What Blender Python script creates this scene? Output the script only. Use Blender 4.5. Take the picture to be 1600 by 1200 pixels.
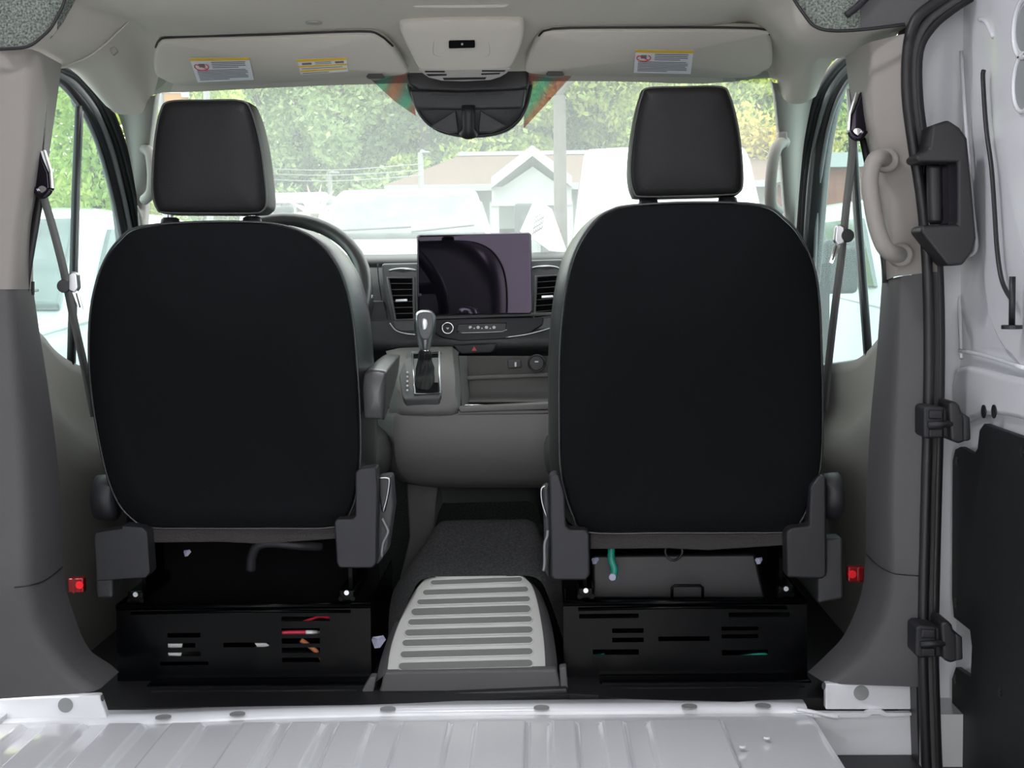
import bpy, bmesh, math, random
from mathutils import Vector, Matrix
random.seed(7)
for o in list(bpy.data.objects): bpy.data.objects.remove(o)
SC = bpy.context.scene
COL = SC.collection
R = math.radians

# ------------------------------------------------------------------ camera
F = 2200.0
CAM = Vector((0.158, 0.0, 0.82))
YAW, PITCH, ROLL = R(1.14), R(4.42), R(0.75)
fw = Vector((-math.sin(YAW)*math.cos(PITCH), math.cos(YAW)*math.cos(PITCH), -math.sin(PITCH)))
r0 = fw.cross(Vector((0, 0, 1))).normalized(); u0 = r0.cross(fw)
rt = r0*math.cos(ROLL) - u0*math.sin(ROLL)
up = u0*math.cos(ROLL) + r0*math.sin(ROLL)
cd = bpy.data.cameras.new('camera'); cam = bpy.data.objects.new('camera', cd); COL.objects.link(cam)
cd.sensor_width = 36; cd.lens = F/1600*36; cd.clip_start = 0.02; cd.clip_end = 500
m = Matrix((rt, up, -fw)).transposed().to_4x4(); m.translation = CAM
cam.matrix_world = m
SC.camera = cam

def ray(px, py): return fw*F + rt*(px-800) + up*(600-py)
def P(px, py, Y):
    d = ray(px, py); return CAM + d*((Y-CAM.y)/d.y)
def PX(px, py, X):
    d = ray(px, py); return CAM + d*((X-CAM.x)/d.x)
def PZ(px, py, Z):
    d = ray(px, py); return CAM + d*((Z-CAM.z)/d.z)

# ------------------------------------------------------------------ light
W = bpy.data.worlds.new('overcast_sky'); SC.world = W; W.use_nodes = True
bgn = W.node_tree.nodes['Background']; bgn.inputs[0].default_value = (0.98, 0.98, 0.985, 1); bgn.inputs[1].default_value = 1.5
sd = bpy.data.lights.new('sun', 'SUN'); sd.energy = 0.75; sd.angle = R(12); sd.color = (1, 0.97, 0.9)
sun = bpy.data.objects.new('sun', sd); COL.objects.link(sun); sun.rotation_euler = (R(38), R(-28), 0)
vs = SC.view_settings; vs.view_transform = 'Standard'; vs.look = 'None'; vs.gamma = 1; vs.use_curve_mapping = False
vs.exposure = 1.72

# ------------------------------------------------------------------ materials
MATS = {}
def mat(name, col, rough=0.6, metal=0.0, bump=0.0, bscale=300.0, var=0.0, vscale=8.0, spec=0.5, coat=0.0, sheen=0.0):
    m = bpy.data.materials.new(name); m.use_nodes = True; nt = m.node_tree
    b = nt.nodes['Principled BSDF']
    b.inputs['Base Color'].default_value = (*col, 1); b.inputs['Roughness'].default_value = rough
    b.inputs['Metallic'].default_value = metal; b.inputs['Specular IOR Level'].default_value = spec
    b.inputs['Coat Weight'].default_value = coat; b.inputs['Coat Roughness'].default_value = 0.08
    if sheen: b.inputs['Sheen Weight'].default_value = sheen
    tc = nt.nodes.new('ShaderNodeTexCoord')
    if bump:
        n = nt.nodes.new('ShaderNodeTexNoise'); n.inputs['Scale'].default_value = bscale; n.inputs['Detail'].default_value = 3
        nt.links.new(tc.outputs['Object'], n.inputs['Vector'])
        bp = nt.nodes.new('ShaderNodeBump'); bp.inputs['Strength'].default_value = bump; bp.inputs['Distance'].default_value = 0.002
        nt.links.new(n.outputs['Fac'], bp.inputs['Height']); nt.links.new(bp.outputs['Normal'], b.inputs['Normal'])
    if var:
        n2 = nt.nodes.new('ShaderNodeTexNoise'); n2.inputs['Scale'].default_value = vscale; n2.inputs['Detail'].default_value = 4
        nt.links.new(tc.outputs['Object'], n2.inputs['Vector'])
        cr = nt.nodes.new('ShaderNodeValToRGB'); e = cr.color_ramp.elements
        e[0].position = 0.3; e[1].position = 0.7
        e[0].color = (*[c*(1-var) for c in col], 1); e[1].color = (*[min(1, c*(1+var)) for c in col], 1)
        nt.links.new(n2.outputs['Fac'], cr.inputs[0]); nt.links.new(cr.outputs[0], b.inputs['Base Color'])
    MATS[name] = m
    return m

mat('headliner', (0.56, 0.53, 0.47), 0.9, bump=0.15, bscale=500, spec=0.2)
mat('trim_light', (0.29, 0.268, 0.247), 0.6, bump=0.1, bscale=700)
mat('trim_grey', (0.088, 0.085, 0.088), 0.62, bump=0.2, bscale=600)
mat('door_trim', (0.21, 0.2, 0.188), 0.55, bump=0.2, bscale=600)
mat('felt', (0.2, 0.225, 0.2), 1.0, bump=0.8, bscale=350, var=0.75, vscale=260, spec=0.1)
mat('rubber', (0.012, 0.012, 0.014), 0.45)
mat('frame_grey', (0.2, 0.21, 0.22), 0.35)
mat('cloth', (0.0045, 0.0052, 0.0062), 0.9, bump=0.25, bscale=900, spec=0.15)
mat('leather', (0.026, 0.027, 0.027), 0.34, bump=0.2, bscale=450, spec=0.8)
mat('leather_dark', (0.0055, 0.0055, 0.006), 0.5, bump=0.25, bscale=450, spec=0.3)  # boot leather; on head restraints the seat leather with shade painted in
mat('plastic_black', (0.014, 0.014, 0.016), 0.45, bump=0.1, bscale=700)
mat('plastic_dark', (0.015, 0.0155, 0.019), 0.55, bump=0.15, bscale=700)
mat('dash', (0.04, 0.041, 0.044), 0.5, bump=0.25, bscale=500)
mat('dash_fascia', (0.115, 0.118, 0.122), 0.42, bump=0.1, bscale=700)
mat('console', (0.105, 0.10, 0.096), 0.55, bump=0.2, bscale=600)
mat('console_dark', (0.04, 0.041, 0.043), 0.5, bump=0.2, bscale=600)
mat('step_plastic_lit', (0.56, 0.565, 0.54), 0.4, bump=0.25, bscale=600)  # paler than the skirts: light falling on the tread put into the colour
mat('step_groove', (0.15, 0.153, 0.148), 0.55, bump=0.3, bscale=500)
mat('carpet', (0.05, 0.051, 0.052), 0.95, bump=1.0, bscale=500, var=0.35, vscale=200, spec=0.1)
mat('mat_rubber', (0.006, 0.006, 0.007), 0.5, bump=0.2)
mat('black_steel', (0.0012, 0.0015, 0.002), 0.2, spec=0.07)
mat('matte_black', (0.004, 0.004, 0.005), 0.9, spec=0.1)
mat('lamp_glow', (0.9, 0.9, 0.9), 0.4)
mat('white_paint', (0.78, 0.79, 0.82), 0.25, coat=0.6)
mat('floor_paint', (0.80, 0.81, 0.83), 0.22, metal=0.0, coat=0.7, var=0.03, vscale=3)
mat('plug', (0.27, 0.28, 0.28), 0.7)
mat('chrome', (0.85, 0.85, 0.86), 0.12, metal=1.0)
mat('satin', (0.55, 0.56, 0.58), 0.28, metal=1.0)
mat('gloss_black', (0.005, 0.005, 0.007), 0.04, spec=0.5)
MATS['gloss_black'].node_tree.nodes['Principled BSDF'].inputs['Specular Tint'].default_value = (0.9, 0.78, 1.0, 1)
mat('screen_glass', (0.003, 0.003, 0.005), 0.02, spec=1.0)
MATS['screen_glass'].node_tree.nodes['Principled BSDF'].inputs['Specular Tint'].default_value = (0.92, 0.76, 1.0, 1)
mat('belt', (0.085, 0.085, 0.082), 0.75, bump=0.3, bscale=900)
mat('hardboard', (0.006, 0.007, 0.0085), 0.6, bump=0.15, bscale=200)
mat('label_white', (0.78, 0.8, 0.84), 0.5)
mat('label_yellow', (0.85, 0.55, 0.04), 0.5)
mat('label_ink', (0.18, 0.18, 0.2), 0.6)
mat('label_red', (0.65, 0.05, 0.05), 0.5)
mat('red_plastic', (0.22, 0.004, 0.006), 0.18, coat=0.5)
mat('spot_red', (0.85, 0.02, 0.03), 0.2)
mat('button', (0.38, 0.37, 0.34), 0.5)
mat('wire_red', (0.65, 0.03, 0.07), 0.4)
mat('wire_green', (0.01, 0.28, 0.2), 0.4)
mat('wire_orange', (0.5, 0.16, 0.06), 0.5)
mat('wire_white', (0.8, 0.8, 0.8), 0.5)
mat('wire_violet', (0.35, 0.36, 0.48), 0.5)
mat('felt_brown', (0.035, 0.032, 0.032), 0.95, bump=0.6, bscale=200)
mat('icon', (0.75, 0.75, 0.75), 0.5)
mat('paper', (0.82, 0.82, 0.8), 0.7)
mat('ink', (0.1, 0.1, 0.13), 0.8)
mat('asphalt', (0.22, 0.22, 0.22), 0.9, var=0.2, vscale=2)
mat('car_white', (0.55, 0.56, 0.565), 0.2, coat=0.8)
mat('car_glass', (0.055, 0.07, 0.066), 0.06, spec=0.8, var=0.6, vscale=3)  # noise in the colour stands in for cloud and tree reflections
mat('car_dark', (0.02, 0.022, 0.024), 0.5)
mat('car_grey', (0.25, 0.26, 0.27), 0.5)
mat('roof_brown', (0.13, 0.085, 0.068), 0.9, var=0.12, vscale=3)
mat('siding', (0.28, 0.30, 0.29), 0.7)
mat('brick_wall', (0.17, 0.055, 0.035), 0.9, var=0.2, vscale=5)
mat('pole_wood', (0.075, 0.065, 0.056), 0.9, var=0.2)
mat('pole_metal', (0.17, 0.175, 0.17), 0.5)
mat('bark', (0.1, 0.085, 0.07), 0.95, var=0.3, vscale=4)
mat('banner', (0.30, 0.14, 0.02), 0.6)
mat('banner_grey', (0.3, 0.3, 0.31), 0.6)
mat('awning_tan', (0.62, 0.5, 0.36), 0.7)
mat('blue_sticker', (0.15, 0.4, 0.75), 0.5)

def leafmat(name, c1, c2):
    m = bpy.data.materials.new(name); m.use_nodes = True; nt = m.node_tree
    nt.nodes.remove(nt.nodes['Principled BSDF']); out = nt.nodes['Material Output']
    oi = nt.nodes.new('ShaderNodeTexCoord'); n = nt.nodes.new('ShaderNodeTexNoise'); n.inputs['Scale'].default_value = 0.9; n.inputs['Detail'].default_value = 5
    nt.links.new(oi.outputs['Object'], n.inputs['Vector'])
    cr = nt.nodes.new('ShaderNodeValToRGB'); cr.color_ramp.elements[0].position = .35; cr.color_ramp.elements[1].position = .65
    cr.color_ramp.elements[0].color = (*c1, 1); cr.color_ramp.elements[1].color = (*c2, 1)
    nt.links.new(n.outputs['Fac'], cr.inputs[0])
    d = nt.nodes.new('ShaderNodeBsdfDiffuse'); t = nt.nodes.new('ShaderNodeBsdfTranslucent'); mx = nt.nodes.new('ShaderNodeMixShader'); mx.inputs[0].default_value = 0.45
    nt.links.new(cr.outputs[0], d.inputs[0]); nt.links.new(cr.outputs[0], t.inputs[0])
    nt.links.new(d.outputs[0], mx.inputs[1]); nt.links.new(t.outputs[0], mx.inputs[2]); nt.links.new(mx.outputs[0], out.inputs[0])
    MATS[name] = m
leafmat('leaf_a', (0.2, 0.3, 0.14), (0.5, 0.62, 0.3))
leafmat('leaf_b', (0.25, 0.38, 0.1), (0.64, 0.7, 0.22))
leafmat('leaf_c', (0.36, 0.36, 0.10), (0.62, 0.50, 0.16))

def glassmat(name, tint, haze, refl=0.06):
    m = bpy.data.materials.new(name); m.use_nodes = True; nt = m.node_tree
    nt.nodes.remove(nt.nodes['Principled BSDF']); out = nt.nodes['Material Output']
    t = nt.nodes.new('ShaderNodeBsdfTransparent'); t.inputs[0].default_value = (*tint, 1)
    g = nt.nodes.new('ShaderNodeBsdfGlossy'); g.inputs['Roughness'].default_value = 0.02
    h = nt.nodes.new('ShaderNodeBsdfTranslucent'); h.inputs[0].default_value = (0.85, 0.93, 0.9, 1)
    m1 = nt.nodes.new('ShaderNodeMixShader'); m1.inputs[0].default_value = haze
    m2 = nt.nodes.new('ShaderNodeMixShader'); m2.inputs[0].default_value = refl
    nt.links.new(t.outputs[0], m1.inputs[1]); nt.links.new(h.outputs[0], m1.inputs[2])
    nt.links.new(m1.outputs[0], m2.inputs[1]); nt.links.new(g.outputs[0], m2.inputs[2]); nt.links.new(m2.outputs[0], out.inputs[0])
    MATS[name] = m
glassmat('windshield_glass', (0.85, 0.878, 0.865), 0.075, 0.03)
glassmat('side_glass', (0.74, 0.85, 0.84), 0.05, 0.04)

def fritmat():
    m = bpy.data.materials.new('frit'); m.use_nodes = True; nt = m.node_tree; b = nt.nodes['Principled BSDF']; out = nt.nodes['Material Output']
    tc = nt.nodes.new('ShaderNodeTexCoord'); w = nt.nodes.new('ShaderNodeTexWave'); w.bands_direction = 'DIAGONAL'
    w.inputs['Scale'].default_value = 9; w.inputs['Distortion'].default_value = 1.2
    nt.links.new(tc.outputs['Object'], w.inputs['Vector'])
    cr = nt.nodes.new('ShaderNodeValToRGB'); cr.color_ramp.elements[0].color = (0.80, 0.52, 0.45, 1); cr.color_ramp.elements[1].color = (0.45, 0.74, 0.66, 1)
    nt.links.new(w.outputs['Fac'], cr.inputs[0])
    t = nt.nodes.new('ShaderNodeBsdfTransparent'); nt.links.new(cr.outputs[0], t.inputs[0])
    mx = nt.nodes.new('ShaderNodeMixShader'); mx.inputs[0].default_value = 0.2
    nt.links.new(cr.outputs[0], b.inputs['Base Color']); nt.links.new(t.outputs[0], mx.inputs[1]); nt.links.new(b.outputs[0], mx.inputs[2])
    nt.links.new(mx.outputs[0], out.inputs[0]); MATS['frit'] = m
fritmat()

# ------------------------------------------------------------------ mesh helpers
WL = {}
def place(o, parent):
    COL.objects.link(o)
    return o
def mk(name, verts, faces, material, parent=None, smooth=False, bevel=0.0, segs=2, sub=0, solid=0.0, fix=True):
    vs_ = [Vector(v) for v in verts]
    lo = Vector([min(v[i] for v in vs_) for i in range(3)]); hi = Vector([max(v[i] for v in vs_) for i in range(3)])
    c = (lo+hi)/2; c.z = lo.z if parent is None else c.z
    me = bpy.data.meshes.new(name); me.from_pydata([v-c for v in vs_], [], faces); me.update()
    if fix:
        bm = bmesh.new(); bm.from_mesh(me); bmesh.ops.remove_doubles(bm, verts=bm.verts, dist=1e-5)
        bmesh.ops.recalc_face_normals(bm, faces=bm.faces); bm.to_mesh(me); bm.free()
    if smooth: me.polygons.foreach_set('use_smooth', [True]*len(me.polygons))
    me.materials.append(MATS[material])
    o = bpy.data.objects.new(name, me); COL.objects.link(o); WL[o.name] = c.copy()
    if parent: o.parent = parent; o.location = c - WL[parent.name]
    else: o.location = c
    if solid:
        s = o.modifiers.new('solid', 'SOLIDIFY'); s.thickness = abs(solid); s.offset = -1 if solid > 0 else 1
    if sub:
        s = o.modifiers.new('sub', 'SUBSURF'); s.levels = sub; s.render_levels = sub
    if bevel:
        b = o.modifiers.new('bevel', 'BEVEL'); b.width = bevel; b.segments = segs; b.limit_method = 'ANGLE'; b.angle_limit = R(35)
        if not smooth: 
            me.polygons.foreach_set('use_smooth', [True]*len(me.polygons))
            wn = o.modifiers.new('wn', 'WEIGHTED_NORMAL'); wn.keep_sharp = True
    return o
def tag(o, label, cat, group=None):
    o['label'] = label; o['category'] = cat
    if group: o['group'] = group
    return o
def thing(name, label, cat, loc, group=None):
    o = bpy.data.objects.new(name, None); COL.objects.link(o); o.location = loc; o.empty_display_size = 0.05
    WL[o.name] = Vector(loc); return tag(o, label, cat, group)
def struct(o, label=None):
    o['kind'] = 'structure'
    if label: o['label'] = label
    return o
def sroot(name, label, loc):
    o = bpy.data.objects.new(name, None); COL.objects.link(o); o.location = loc; o.empty_display_size = 0.05
    WL[o.name] = Vector(loc); return struct(o, label)

def spline(pts, n=6, closed=False):
    pts = [tuple(p) for p in pts]; out = []; N = len(pts); D = len(pts[0])
    rng = range(N) if closed else range(N-1)
    for i in rng:
        g = lambda k: pts[k % N] if closed else pts[max(0, min(N-1, k))]
        p0, p1, p2, p3 = g(i-1), g(i), g(i+1), g(i+2)
        for j in range(n):
            t = j/n
            out.append(tuple(0.5*((2*p1[d]) + (-p0[d]+p2[d])*t + (2*p0[d]-5*p1[d]+4*p2[d]-p3[d])*t*t + (-p0[d]+3*p1[d]-3*p2[d]+p3[d])*t**3) for d in range(D)))
    if not closed: out.append(pts[-1])
    return out
def loft(rings, closed=True, cap0=False, cap1=False):
    n = len(rings[0]); v = [Vector(p) for r in rings for p in r]; f = []
    for i in range(len(rings)-1):
        for j in range(n if closed else n-1):
            k = (j+1) % n
            f.append((i*n+j, i*n+k, (i+1)*n+k, (i+1)*n+j))
    for flag, base in ((cap0, 0), (cap1, (len(rings)-1)*n)):
        if flag:
            c = sum((v[base+j] for j in range(n)), Vector())/n; v.append(c); ci = len(v)-1
            for j in range(n): f.append((base+j, base+(j+1) % n, ci))
    return v, f
def prism(name, pts, dvec, material, parent=None, bevel=0.0, **kw):
    """polygon of world points extruded along dvec"""
    pts = [Vector(p) for p in pts]; d = Vector(dvec); n = len(pts)
    v = pts + [p+d for p in pts]; f = [tuple(range(n)), tuple(range(2*n-1, n-1, -1))]
    f += [(i, (i+1) % n, n+(i+1) % n, n+i) for i in range(n)]
    return mk(name, v, f, material, parent, bevel=bevel, **kw)
def pp(name, pxs, Y, depth, material, parent=None, bevel=0.0, smooth_n=0, **kw):
    """pixel polygon standing in the plane y=Y with real thickness depth away from the viewer; entries may carry their own Y"""
    if smooth_n: pxs = spline(pxs, smooth_n, True)
    return prism(name, [P(p[0], p[1], p[2] if len(p) > 2 else Y) for p in pxs], (0, depth, 0), material, parent, bevel, **kw)
def pxx(name, pxs, X, depth, material, parent=None, bevel=0.0, smooth_n=0, **kw):
    if smooth_n: pxs = spline(pxs, smooth_n, True)
    return prism(name, [PX(p[0], p[1], X) for p in pxs], (depth, 0, 0), material, parent, bevel, **kw)
def box(name, lo, hi, material, parent=None, bevel=0.0, **kw):
    a, b = Vector(lo), Vector(hi)
    return prism(name, [(a.x, a.y, a.z), (b.x, a.y, a.z), (b.x, b.y, a.z), (a.x, b.y, a.z)], (0, 0, b.z-a.z), material, parent, bevel, **kw)
def tube(name, pts, rad, material, parent=None, n=10, sp=0, rx=None, closed=False, upv=(0, 0, 1)):
    """swept tube; rx gives a flat elliptical section (rad along the side, rx along the up normal)"""
    pts = [Vector(p) for p in pts]
    if sp: pts = [Vector(p) for p in spline(pts, sp, closed)]
    rings = []
    N = len(pts); prev = None
    for i, p in enumerate(pts):
        a = pts[i-1] if (i > 0 or closed) else pts[i]; b = pts[(i+1) % N] if (i < N-1 or closed) else pts[i]
        t = (b-a).normalized(); s = None
        if prev is not None and rx is None: s = prev - t*prev.dot(t)
        if s is None or s.length < 1e-4: s = t.cross(Vector(upv))
        if s.length < 1e-4: s = t.cross(Vector((1, 0, 0)))
        s.normalize(); u = s.cross(t); prev = s
        ra = rad[i] if isinstance(rad, list) else rad; rb = ra if rx is None else rx
        rings.append([p + s*(ra*math.cos(2*math.pi*k/n)) + u*(rb*math.sin(2*math.pi*k/n)) for k in range(n)])
    if closed: rings.append(rings[0])
    v, f = loft(rings, True, not closed, not closed)
    return mk(name, v, f, material, parent, smooth=True)
def ribbon(name, pts, wvec, th, material, parent=None, sp=4):
    pts = [Vector(p) for p in spline(pts, sp)]; w = Vector(wvec)/2; v = []; f = []
    for p in pts: v += [p-w, p+w]
    f = [(2*i, 2*i+1, 2*i+3, 2*i+2) for i in range(len(pts)-1)]
    return mk(name, v, f, material, parent, smooth=True, solid=th)
def disc(name, c, nrm, r, th, material, parent=None, n=24, bevel=0.0, sx=1.0):
    c = Vector(c); nrm = Vector(nrm).normalized(); a = nrm.cross(Vector((0, 0, 1)))
    if a.length < 1e-3: a = Vector((1, 0, 0))
    a.normalize(); b = a.cross(nrm)
    return prism(name, [c + a*(r*sx*math.cos(2*math.pi*k/n)) + b*(r*math.sin(2*math.pi*k/n)) for k in range(n)], nrm*(-th), material, parent, bevel)
def surf(name, lines, material, parent=None, n=6, sub=0, solid=0.0, smooth=True, across=1):
    """smooth sheet through polylines of world points"""
    L = [spline(l, n) if n else l for l in lines]
    if across > 1:
        cols = [spline([L[i][j] for i in range(len(L))], across) for j in range(len(L[0]))]
        L = [[cols[j][i] for j in range(len(cols))] for i in range(len(cols[0]))]
    v, f = loft(L, closed=False)
    return mk(name, v, f, material, parent, smooth=smooth, sub=sub, solid=solid)
def slotted(name, origin, ux, uz, w, h, slots, th, material, parent):
    """flat panel w x h with real rectangular holes (x0,x1,z0,z1)"""
    o = Vector(origin); ux = Vector(ux).normalized(); uz = Vector(uz).normalized()
    xs = sorted({0, w, *[s[0] for s in slots], *[s[1] for s in slots]}); zs = sorted({0, h, *[s[2] for s in slots], *[s[3] for s in slots]})
    v = [o + ux*x + uz*z for z in zs for x in xs]; f = []
    for j in range(len(zs)-1):
        for i in range(len(xs)-1):
            cx, cz = (xs[i]+xs[i+1])/2, (zs[j]+zs[j+1])/2
            if any(s[0] < cx < s[1] and s[2] < cz < s[3] for s in slots): continue
            a = j*len(xs)+i; f.append((a, a+1, a+1+len(xs), a+len(xs)))
    return mk(name, v, f, material, parent, solid=th)

# ================================================================== STRUCTURE
# ---- cargo floor with pressed ribs
YF = 2.575
zones = [(-95, -20), (20, 82), (120, 180), (225, 280), (345, 403), (425, 480), (505, 560), (612, 692), (737, 822), (862, 905), (947, 985), (1027, 1150)]
prof = [(-0.86, 0.0)]
for a, b in zones:
    xa, xb = PZ(a, 1190, 0.0).x, PZ(b, 1190, 0.0).x
    prof += [(xa-0.005, 0.0), (xa+0.003, 0.013), (xb-0.003, 0.013), (xb+0.005, 0.0)]
xr = PZ(1302, 1165, 0.0).x
prof += [(xr-0.012, 0.0), (xr, -0.004), (xr+0.002, -0.03)]
rings = []
for y, k in ((-0.4, 1), (YF-0.07, 1), (YF-0.045, 0.0), (YF, 0.0)):
    rings.append([(x, y, z*k if z > 0 else z) for x, z in prof])
fl = mk('floor', *loft(rings, closed=False), 'floor_paint', smooth=False); struct(fl, 'white painted steel cargo floor with pressed ribs')
fl.data.polygons.foreach_set('use_smooth', [False]*len(fl.data.polygons))
fl.modifiers.new('b', 'BEVEL').width = 0.003; fl.modifiers['b'].segments = 2; fl.modifiers['b'].limit_method = 'ANGLE'; fl.modifiers['b'].angle_limit = R(12)
# front cross flange, curved in plan as in the photo
fl_px = [(-40, 1140), (120, 1130), (237, 1128), (400, 1121), (550, 1117), (800, 1113), (1175, 1110), (1262, 1112)]
rings = []
for dz, dy in ((-0.02, 0.0), (0.004, 0.0), (0.010, 0.006), (0.012, 0.02), (0.012, 0.05), (-0.02, 0.05)):
    rings.append([Vector((PZ(a, b, 0.004).x, PZ(a, b, 0.004).y+dy, dz)) for a, b in spline(fl_px, 5)])
fg = mk('front_flange', *loft(rings, closed=False), 'white_paint', fl, smooth=True)
for a, b in ((255, 1121), (371, 1116), (606, 1108), (846, 1106), (1077, 1104), (1192, 1103)):
    c = PZ(a, b, 0.0122); disc('floor_plug', c+Vector((0, 0, 0.0015)), (0, 0, 1), 0.0145, 0.002, 'plug', fl)
for a, b in ((1068, 1141), (1160, 1166), (1198, 1152)): disc('rivet', PZ(a, b, 0.009)+Vector((0, 0, .002)), (0, 0, 1), 0.006, 0.004, 'white_paint', fl)
# underfloor body so that daylight does not leak
box('floor_underbody', (-0.95, -0.4, -0.16), (0.62, 2.7, -0.12), 'car_grey')['kind'] = 'structure'
# cab floor
edge = [(130, 1108), (200, 1107), (400, 1103), (560, 1101), (640, 1098), (740, 1093), (890, 1084), (935, 1086), (960, 1091), (1060, 1094), (1150, 1096), (1185, 1094), (1265, 1091), (1300, 1090)]
ev = [PZ(a, b, 0.013) for a, b in edge]
cf = prism('floor_cab', [Vector((-.95, 2.68, .013))] + [p for p in ev] + [Vector((.95, 2.68, .013)), Vector((.95, 3.95, .013)), Vector((-.95, 3.95, .013))], (0, 0, -.12), 'mat_rubber'); struct(cf, 'black cab floor mat in front of the ribbed cargo floor')
# kick panels in front of the cab floor
# ---- wall_left : B pillar trims
def pillar(side, name, upF, upC, upO, loF, loC, loO):
    s = sroot(name, 'light grey upper and dark grey lower pillar trim beside the %s seat' % side, (-.78 if side == 'driver' else .78, 2.5, -.05))
    ln = lambda L: [P(*q) for q in L]
    def rnd(C, Fr, O, t=0.12):
        # soften corner: two lines around C
        a = [tuple(Vector(c).lerp(Vector(o), t)) for c, o in zip(C, O)]; b = [tuple(Vector(c).lerp(Vector(f), t*1.6)) for c, f in zip(C, Fr)]
        m_ = [tuple((Vector(x)+Vector(y)+Vector(c)*2)/4) for x, y, c in zip(a, b, C)]
        return a, m_, b
    for nm, F_, C_, O_, mt in (('upper_trim', upF, upC, upO, 'trim_light'), ('lower_trim', loF, loC, loO, 'trim_grey')):
        F_, C_, O_ = [spline([tuple(p) for p in ln(L)], 6) for L in (F_, C_, O_)]
        a, m_, b = rnd(C_, F_, O_)
        back = [(x+(0.03 if side == 'driver' else -0.03)*-1, y+0.05, z) for x, y, z in F_]
        wall = [(-.93 if side == 'driver' else x+.004, y-.012, z) for x, y, z in O_]
        mk(nm, *loft([wall, O_, a, m_, b, F_, back], closed=False), mt, s, smooth=True)
    return s
wl = pillar('driver', 'wall_left',
  [(96, 100, 2.70), (90, 150, 2.70), (80, 220, 2.69), (70, 290, 2.68), (56, 350, 2.66), (52, 400, 2.65), (52, 452, 2.65)],
  [(52, 76, 2.48), (52, 150, 2.48), (50, 220, 2.48), (42, 290, 2.48), (33, 350, 2.48), (28, 400, 2.48), (24, 452, 2.48)],
  [(-90, 76, 2.46), (-90, 150, 2.46), (-90, 220, 2.46), (-90, 290, 2.46), (-90, 350, 2.46), (-90, 400, 2.46), (-90, 452, 2.46)],
  [(52, 452, 2.65), (62, 520, 2.65), (76, 610, 2.65), (90, 720, 2.65), (97, 820, 2.65), (98, 890, 2.65), (112, 950, 2.66), (140, 1015, 2.68), (186, 1050, 2.69)],
  [(20, 452, 2.48), (24, 520, 2.48), (30, 610, 2.48), (38, 720, 2.48), (43, 820, 2.48), (46, 920, 2.48), (60, 985, 2.50), (105, 1045, 2.53), (150, 1082, 2.55)],
  [(-90, 452, 2.46), (-90, 520, 2.46), (-90, 610, 2.46), (-90, 720, 2.46), (-90, 820, 2.46), (-90, 920, 2.46), (-90, 985, 2.48), (-90, 1045, 2.50), (-90, 1098, 2.52)])
wr = pillar('passenger', 'wall_right',
  [(1321, 88, 2.70), (1326, 130, 2.70), (1336, 180, 2.70), (1350, 240, 2.69), (1366, 310, 2.68), (1374, 370, 2.67), (1378, 440, 2.66)],
  [(1357, 66, 2.50), (1357, 120, 2.50), (1359, 180, 2.50), (1368, 225, 2.50), (1384, 310, 2.50), (1392, 370, 2.50), (1399, 432, 2.50)],
  [(1416, 52, 2.48), (1416, 120, 2.48), (1420, 180, 2.48), (1426, 225, 2.48), (1445, 310, 2.48), (1453, 370, 2.48), (1458, 425, 2.48)],
  [(1378, 440, 2.66), (1370, 550, 2.66), (1360, 660, 2.66), (1353, 790, 2.66), (1352, 870, 2.66), (1345, 930, 2.66), (1320, 990, 2.67), (1292, 1022, 2.68), (1262, 1050, 2.69)],
  [(1404, 432, 2.50), (1400, 550, 2.50), (1396, 660, 2.50), (1392, 790, 2.50), (1393, 880, 2.50), (1386, 950, 2.51), (1360, 1005, 2.53), (1325, 1045, 2.55), (1290, 1068, 2.57)],
  [(1458, 425, 2.48), (1460, 550, 2.48), (1458, 660, 2.48), (1452, 790, 2.48), (1448, 880, 2.48), (1446, 950, 2.48), (1446, 1005, 2.49), (1446, 1045, 2.50), (1446, 1074, 2.51)])
for w_, lst in ((wl, [(-20, 921), (20, 918), (46, 915), (72, 906), (98, 886)]), (wr, [(1440, 900), (1410, 898), (1393, 895), (1372, 884), (1353, 866)])):
    tube('panel_joint', [P(a, b, 2.478 if i < 3 else (2.56 if i == 3 else 2.648)) for i, (a, b) in enumerate(lst)], 0.0012, 'rubber', w_, n=6, sp=4)
# belt slots
pp('belt_slot', [(30, 440), (51, 440), (51, 461), (30, 461)], 2.63, 0.01, 'plastic_black', wl)
pp('belt_slot', [(1380, 425), (1396, 425), (1396, 442), (1380, 442)], 2.60, 0.01, 'plastic_black', wr)
pp('height_track', [(68, 163), (72, 163), (68, 235), (64, 235)], 2.60, 0.006, 'plastic_black', wl)
# white steel below the trims
pp('sill_panel', [(-90, 1097), (155, 1086), (170, 1130), (-90, 1142)], 2.545, 0.02, 'white_paint', wl, bevel=0.003)
disc('plug', P(102, 1102, 2.543), (0, -1, 0.05), 0.0138, 0.003, 'plug', wl)
disc('screw', P(160, 1091, 2.54), (0.3, -1, 0), 0.006, 0.004, 'rubber', wl, sx=.5)
tube('body_seam', [P(-60, 1140, 2.54), P(60, 1128, 2.54), P(150, 1128, 2.55), P(178, 1132, 2.555), P(205, 1112, 2.60)], 0.004, 'white_paint', wl, n=8, sp=4)
pp('sill_panel', [(1290, 1068), (1437, 1072), (1436, 1109), (1290, 1109)], 2.56, 0.02, 'white_paint', wr, bevel=0.003)
disc('plug', P(1346, 1083, 2.557), (0, -1, 0.05), 0.0138, 0.003, 'plug', wr)
disc('screw', P(1287, 1072, 2.55), (-0.3, -1, 0), 0.007, 0.004, 'rubber', wr, sx=.5)
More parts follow.
